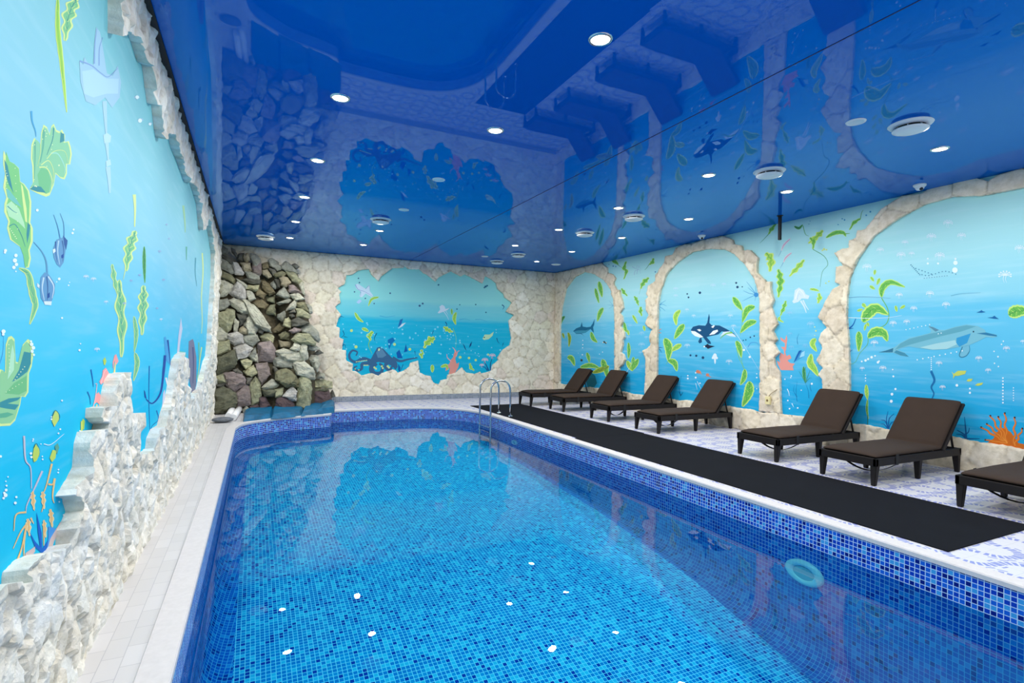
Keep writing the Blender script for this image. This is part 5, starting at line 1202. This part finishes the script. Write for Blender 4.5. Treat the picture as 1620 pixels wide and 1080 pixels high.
# ------------------------------------------------------------------ rock waterfall in the far left corner
TL.update(A=(335, 380, 10.8), B=(415, 380, 10.8), C=(335, 470, 10.8), D=(425, 470, 10.8), E=(330, 560, 10.8), F=(430, 560, 10.8))
PALR = dict(g=(176, 182, 172), d=(108, 110, 102), t=(196, 186, 156), p=(172, 156, 158), l=(214, 218, 200), w=(234, 234, 222), o=(158, 158, 124), y=(228, 222, 174), b=(152, 141, 108), q=(116, 96, 104), k=(128, 132, 110), e=(188, 192, 156))
ROCKS = """
A g 160,60 270,150 260,250 160,240
A d 330,130 400,170 460,290 430,300 350,200
A d 460,230 550,220 520,360 450,340
A t 540,240 620,200 650,360 600,380 540,360
A g 650,220 760,240 830,330 840,560 780,570 700,430
A t 490,380 650,390 680,520 560,530 510,470
A p 690,420 840,360 850,560 820,600 690,560
A w 360,360 450,400 550,560 530,600 400,590 350,450
A g 140,310 230,300 340,430 380,560 330,590 140,470
A d 170,230 280,280 370,400 340,420 250,320 160,280
A o 140,500 320,590 410,680 380,740 240,670 140,620
A l 125,700 210,660 360,770 300,900 200,970 120,980
A w 430,690 510,720 610,960 540,1030 400,980 300,900
A l 410,650 500,700 610,780 580,830 500,780
A y 620,770 800,770 800,850 740,870 600,830
A d 520,680 650,640 830,690 810,750 640,740
A g 570,540 660,540 820,600 800,680 620,660
A l 590,860 680,870 760,1000 640,1050 600,950
A b 840,690 900,650 1010,780 1080,900 980,940 850,830
A b 760,860 830,840 930,930 880,1000 760,950
A e 910,950 1080,940 1070,1070 940,1050
A t 860,520 950,500 1020,610 970,660 870,590
A b 860,390 960,370 970,480 870,500
B g 95,340 160,300 280,380 320,490 250,520 130,440
B g 320,430 400,350 470,400 540,490 630,570 420,530 320,490
B p 500,420 560,400 630,450 580,490
B g 100,470 200,500 260,560 170,590
B o 170,580 330,530 410,570 380,610 220,640
B e 410,540 540,540 640,660 700,720 620,740 510,700
B t 290,640 340,600 430,640 480,720 400,800 310,770
B p 450,770 540,770 680,900 600,900 460,890
B g 240,930 370,800 420,870 480,970 380,990
B l 480,930 610,900 720,1000 560,1030
B l 620,740 690,700 730,950 680,900
B g 140,740 200,690 250,780 230,840 160,820
B d 200,650 290,660 300,800 250,830
C g 115,40 260,30 320,130 230,200 110,230
C e 80,290 260,210 380,230 390,330 360,480 270,600 190,520 80,460
C l 290,50 380,20 560,70 650,270 520,290 380,180
C l 540,60 650,60 780,200 980,480 1010,590 900,570 730,480 680,330
C d 430,280 610,310 600,400 480,490 450,370
C l 620,300 690,330 720,480 800,560 740,640 620,640 560,480
C t 460,550 530,500 620,540 600,640 460,620
C l 390,360 460,420 440,600 380,570
C l 50,600 90,500 190,530 270,620 270,710 140,770 60,730
C w 270,650 400,580 530,650 540,790 380,820 300,740
C g 520,660 770,650 810,740 700,840 560,780
C e 60,800 170,740 290,740 310,900 180,960 50,1010
C w 370,860 570,790 690,880 600,1040 450,1060 420,930
C y 830,660 960,600 1080,680 1040,770 850,740
C p 780,800 1000,760 1080,860 1080,1090 800,1090
C g 620,1000 740,870 780,1090 660,1090
C d 790,560 890,560 860,630 800,600
C b 700,100 850,40 960,130 900,200 780,180
C e 920,240 1000,140 1080,130 1090,310 940,280
D g 140,100 330,30 390,50 340,100 190,130
D l 310,190 440,50 490,80 450,190 300,230
D o 460,100 620,90 690,260 620,230 500,160
D g 650,120 730,150 750,270 700,290 660,200
D e 470,200 570,190 720,320 680,370 480,340
D l 340,250 440,200 460,260 370,280
D p 360,300 410,280 450,330 390,370
D d 390,400 500,350 690,440 540,500 400,500
D g 150,300 290,220 300,340 240,420 160,350
D y 280,370 340,350 390,420 380,540 300,500 250,480
D b 60,560 190,440 280,520 180,600 80,610
D p 350,580 430,520 560,550 500,610 400,610
D g 540,560 700,450 820,560 870,720 840,760 720,660 600,610
D e 400,720 500,620 700,630 810,770 780,820 480,780
D o 180,640 290,590 370,620 350,720 200,710
D t 180,740 440,780 380,860 200,850
D l 370,880 450,780 540,830 520,920 460,930
D l 540,830 600,800 660,840 670,1060 600,1080 530,960
D g 670,830 820,840 870,880 760,910 680,900
D l 760,970 870,890 930,950 840,980
D l 110,930 260,880 520,940 600,1080 440,1110 260,1110
E k 100,80 200,40 440,-60 480,100 450,230 250,290 90,360
E e 100,400 250,340 300,480 120,490
E p 250,330 370,300 560,350 640,450 600,530 440,640 330,600 290,470
E d 100,500 290,490 250,560 110,560
E k 60,640 250,570 450,680 480,830 400,920 280,1020 50,1020 50,850
E p 470,680 640,540 700,570 710,850 500,890 460,800
E e 690,560 800,400 880,490 900,680 850,830 740,880 710,750
E y 540,110 660,80 740,120 720,200 640,250 590,210
E y 600,290 770,190 840,320 740,390 650,370
E p 800,180 1000,150 1060,350 900,520 840,400 850,310
E q 400,270 500,240 580,330 480,330
E g 650,410 750,400 700,520 650,510
E l 900,570 1080,430 1200,520 1150,570 1080,600 920,600
E k 910,610 1080,600 1250,600 1180,740 960,720
E q 860,740 960,730 1050,880 940,950 860,930
E g 590,950 640,890 740,970 690,1000 590,1000
E q 700,900 840,860 850,940 760,970
E l 690,40 830,0 840,140 770,110
F g 20,60 130,50 350,140 340,230 250,240 60,220
F l 360,200 410,130 560,130 690,240 740,340 720,430 650,410 540,390 430,340
F l 630,90 680,20 790,40 830,180 770,300 720,230
F o 80,300 250,260 420,370 470,470 440,550 280,570 180,510 80,430
F e 480,430 580,400 660,470 690,600 640,950 520,970 420,910 450,700
F y 690,470 900,440 1020,480 1030,580 960,590 700,570
F q 660,880 700,650 970,640 1030,860 850,890 690,910
F w 190,720 270,620 360,560 440,640 410,800 330,780
F q 60,860 90,770 200,750 350,820 390,910 330,980 190,1000 90,950
F l 750,420 820,290 900,350 890,430
F k 700,590 960,590 970,640 710,640
F e 990,690 1040,610 1080,720 1010,750
F e 50,610 200,580 190,660 160,750 50,740
F l 0,210 50,200 100,270 50,300
"""
def y_surf(x, z):
    yb = float(np.interp(x, [-0.75, 0.2, 0.9, 1.25, 1.6, 2.0], [13.15, 13.38, 13.25, 13.4, 14.2, 14.75]))
    t = max(0.0, min(1.0, z / 3.8))
    y = yb + (14.72 - yb) * t ** 0.9
    cx_ = float(np.interp(z, [0, 1.2, 1.8, 3.3], [0.75, 0.62, 0.55, 0.35]))
    k = float(np.interp(z, [1.0, 1.4, 2.6, 3.3], [0, 1, 1, 0]))
    y += 0.45 * k * math.exp(-((x - cx_) / 0.22) ** 2)
    return min(y, 14.72)
def pile_point(p):
    Y = 14.0
    for _ in range(12):
        q = ony(p, Y); Y = 0.5 * Y + 0.5 * y_surf(q[0], q[2])
    return ony(p, Y)
fall = thing('rock_waterfall', 'tall artificial waterfall of stacked grey, green and purple rocks in the far left corner', 'rock waterfall', (0.3, 14.0, 0))
rk = random.Random(12)
def make_rock(pts2, col):
    C = np.mean(pts2, axis=0); c3 = pile_point(C); Yc = float(c3[1])
    R = [ony(p, Yc) for p in pts2]
    R2 = np.array([[r[0], r[2]] for r in R]); cen = R2.mean(0)
    R2 = cen + (R2 - cen) * 1.07
    ext = R2.max(0) - R2.min(0); d = max(0.18, 0.55 * float(np.sqrt(ext[0] * ext[1])))
    bm = bmesh.new()
    slope = 0.30
    def add(p, y):
        y += (p[1] - cen[1]) * slope
        bm.verts.new((min(max(p[0], -0.77), 2.1), min(y, 14.93), max(p[1], 0.004)))
    for p in R2:
        add(p, Yc + rk.uniform(-.1, .1) * d)
        q = cen + (p - cen) * rk.uniform(0.60, 0.86); add(q, Yc - d * rk.uniform(0.25, 0.55))
        add(cen + (p - cen) * 0.85, Yc + d * 0.6)
    for _ in range(3):
        q = cen + (R2[rk.randrange(len(R2))] - cen) * rk.uniform(0.1, 0.5); add(q, Yc - d * rk.uniform(0.45, 0.7))
    h = bmesh.ops.convex_hull(bm, input=bm.verts[:])
    junk = [v for v in bm.verts if not v.link_faces]
    if junk: bmesh.ops.delete(bm, geom=junk, context='VERTS')
    bmesh.ops.triangulate(bm, faces=bm.faces[:])
    bmesh.ops.subdivide_edges(bm, edges=bm.edges[:], cuts=3, use_grid_fill=True)
    bm.normal_update()
    so = rk.uniform(0, 50)
    for v in bm.verts:
        n = noise.ridged_multi_fractal(Vector((v.co.x * 5 + so, v.co.y * 5, v.co.z * 8)), 0.9, 2.2, 4, 1.0, 2.0) - 1.0
        v.co += v.normal * n * 0.040 * min(1, d / 0.3)
        v.co.z = max(v.co.z, 0.003); v.co.y = min(v.co.y, 14.94); v.co.x = max(v.co.x, -0.785)
    bmesh.ops.translate(bm, verts=bm.verts[:], vec=(-0.3, -14.0, 0))
    o = mesh_obj('rock', bm, M_ROCK, fall)
    k = rk.uniform(0.92, 1.08)
    gm = sum(col) / 3; col = [min(250, (gm + (v - gm) * 0.8) * 1.16) for v in col]
    c = lin(col); o.color = (c[0] * k, c[1] * k, c[2] * k, 1)
    return o
lines = [l for l in ROCKS.strip().split('\n')]
def poly_of(l):
    t, c, *pp = l.split()
    return t, c, tpx(t, [tuple(float(v) for v in q.split(',')) for q in pp])
parsed = [poly_of(l) for l in lines]
def area(P):
    P = np.array(P); x, y = P[:, 0], P[:, 1]
    return abs(np.dot(x, np.roll(y, 1)) - np.dot(y, np.roll(x, 1))) / 2
parsed.sort(key=lambda q: -area(q[2]))
extra = []
for n_, (t_, c_, P_) in enumerate(parsed):
    o = make_rock(P_, PALR[c_])
    if n_ >= 97: extra.append(o)
if extra:
    bm = bmesh.new()
    for o in extra:
        bm.from_mesh(o.data)
    col = tuple(extra[0].color)
    for o in extra: bpy.data.objects.remove(o)
    o = mesh_obj('small_rocks', bm, M_ROCK, fall); o.color = (0.3, 0.3, 0.27, 1); o['kind'] = 'stuff'
# the mortared heart of the pile behind the rocks
bm = bmesh.new()
NX, NZ = 46, 60
G = []
for j in range(NZ + 1):
    z = 3.55 * j / NZ
    xr = float(np.interp(z, [0, 1.0, 2.0, 3.0, 3.55], [1.72, 1.55, 1.35, 1.15, 0.95]))
    row = []
    for i in range(NX + 1):
        x = -0.78 + (xr + 0.78) * i / NX
        y = y_surf(x, z) + 0.12 + 0.10 * noise.fractal(Vector((x * 3.3, z * 3.3, 1.7)), 0.9, 2.0, 4)
        e = min(1.0, (xr - x) / 0.25)
        y = y * e + 14.93 * (1 - e)
        row.append(bm.verts.new((x - .3, min(y, 14.93) - 14.0, z)))
    G.append(row)
for j in range(NZ):
    for i in range(NX): bm.faces.new((G[j][i], G[j][i + 1], G[j + 1][i + 1], G[j + 1][i]))
tp = [bm.verts.new((v.co.x, 0.95, v.co.z + 0.02)) for v in G[-1]]
for i in range(NX): bm.faces.new((G[-1][i], G[-1][i + 1], tp[i + 1], tp[i]))
o = mesh_obj('rock_backing', bm, M_ROCK, fall); c = lin((120, 112, 92)); o.color = c
o['label'] = 'brown rubble and mortar between the rocks'
# blue painted stones lying along the pool edge under the waterfall
def ledge(pts, label, h=0.11):
    bm = bmesh.new()
    P = [onz(p, 0.02) for p in pts]
    c = np.mean(P, axis=0)
    for p in P:
        bm.verts.new((p[0], p[1], 0.006)); q = c + (p - c) * 0.86; bm.verts.new((q[0], q[1], h * rk.uniform(0.75, 1.1)))
    bmesh.ops.convex_hull(bm, input=bm.verts[:])
    junk = [v for v in bm.verts if not v.link_faces]
    if junk: bmesh.ops.delete(bm, geom=junk, context='VERTS')
    bmesh.ops.triangulate(bm, faces=bm.faces[:])
    bmesh.ops.subdivide_edges(bm, edges=bm.edges[:], cuts=2, use_grid_fill=True)
    bm.normal_update()
    for v in bm.verts:
        if v.co.z > 0.02: v.co += v.normal * 0.02 * noise.fractal(Vector((v.co.x * 6, v.co.y * 6, v.co.z * 6)), 0.9, 2.0, 3)
    bmesh.ops.translate(bm, verts=bm.verts[:], vec=(-0.3, -14.0, 0))
    mesh_obj('ledge_stone', bm, M_BLUEROCK, fall)['label'] = label
ledge([(384,667),(430,661),(434,648),(400,645),(386,654)], 'blue painted stone slab at the left end of the ledge below the rocks')
ledge([(428,662),(478,657),(482,642),(440,640),(432,650)], 'blue painted stone slab in the middle of the ledge below the rocks')
ledge([(476,657.5),(512,654.5),(514,640),(486,640)], 'blue painted stone slab right of the middle of the ledge')
ledge([(504,655),(529,652),(530,643),(522,640),(508,642)], 'blue painted stone at the right end of the ledge beside the white deck', 0.16)
# white pipe ends and a flat grey stone at the foot of the pile
for a, b, lab in (((362, 657), (369, 645), 'short white plastic pipe, left of the pair under the rocks'), ((370, 659), (379, 646), 'short white plastic pipe, right of the pair under the rocks')):
    p, q = onz(a, 0.07), onz(b, 0.08)
    p = p + (p - q) * 0.1
    bm = bmesh.new(); tube(bm, [p.tolist(), q.tolist()], 0.065, 18)
    bmesh.ops.translate(bm, verts=bm.verts[:], vec=(-0.3, -14.0, 0))
    mesh_obj('pipe', bm, M_WHITE, fall)['label'] = 'white plastic pipe end'
bm = bmesh.new()
c = onz((352, 668), 0.0)
r = bmesh.ops.create_icosphere(bm, subdivisions=3, radius=1.0)
for v in bm.verts:
    n = 1 + 0.12 * noise.noise(v.co * 2.2)
    v.co = Vector((c[0] + v.co.x * 0.19 * n, c[1] + v.co.y * 0.13 * n, 0.055 + v.co.z * 0.054))
tag(mesh_obj('grey_stone', bm, simple('dark_grey_stone', (92, 98, 106), 0.6, noise_amt=0.2, noise_scale=20)), 'flat dark grey stone on the deck in front of the white pipes', 'stone')
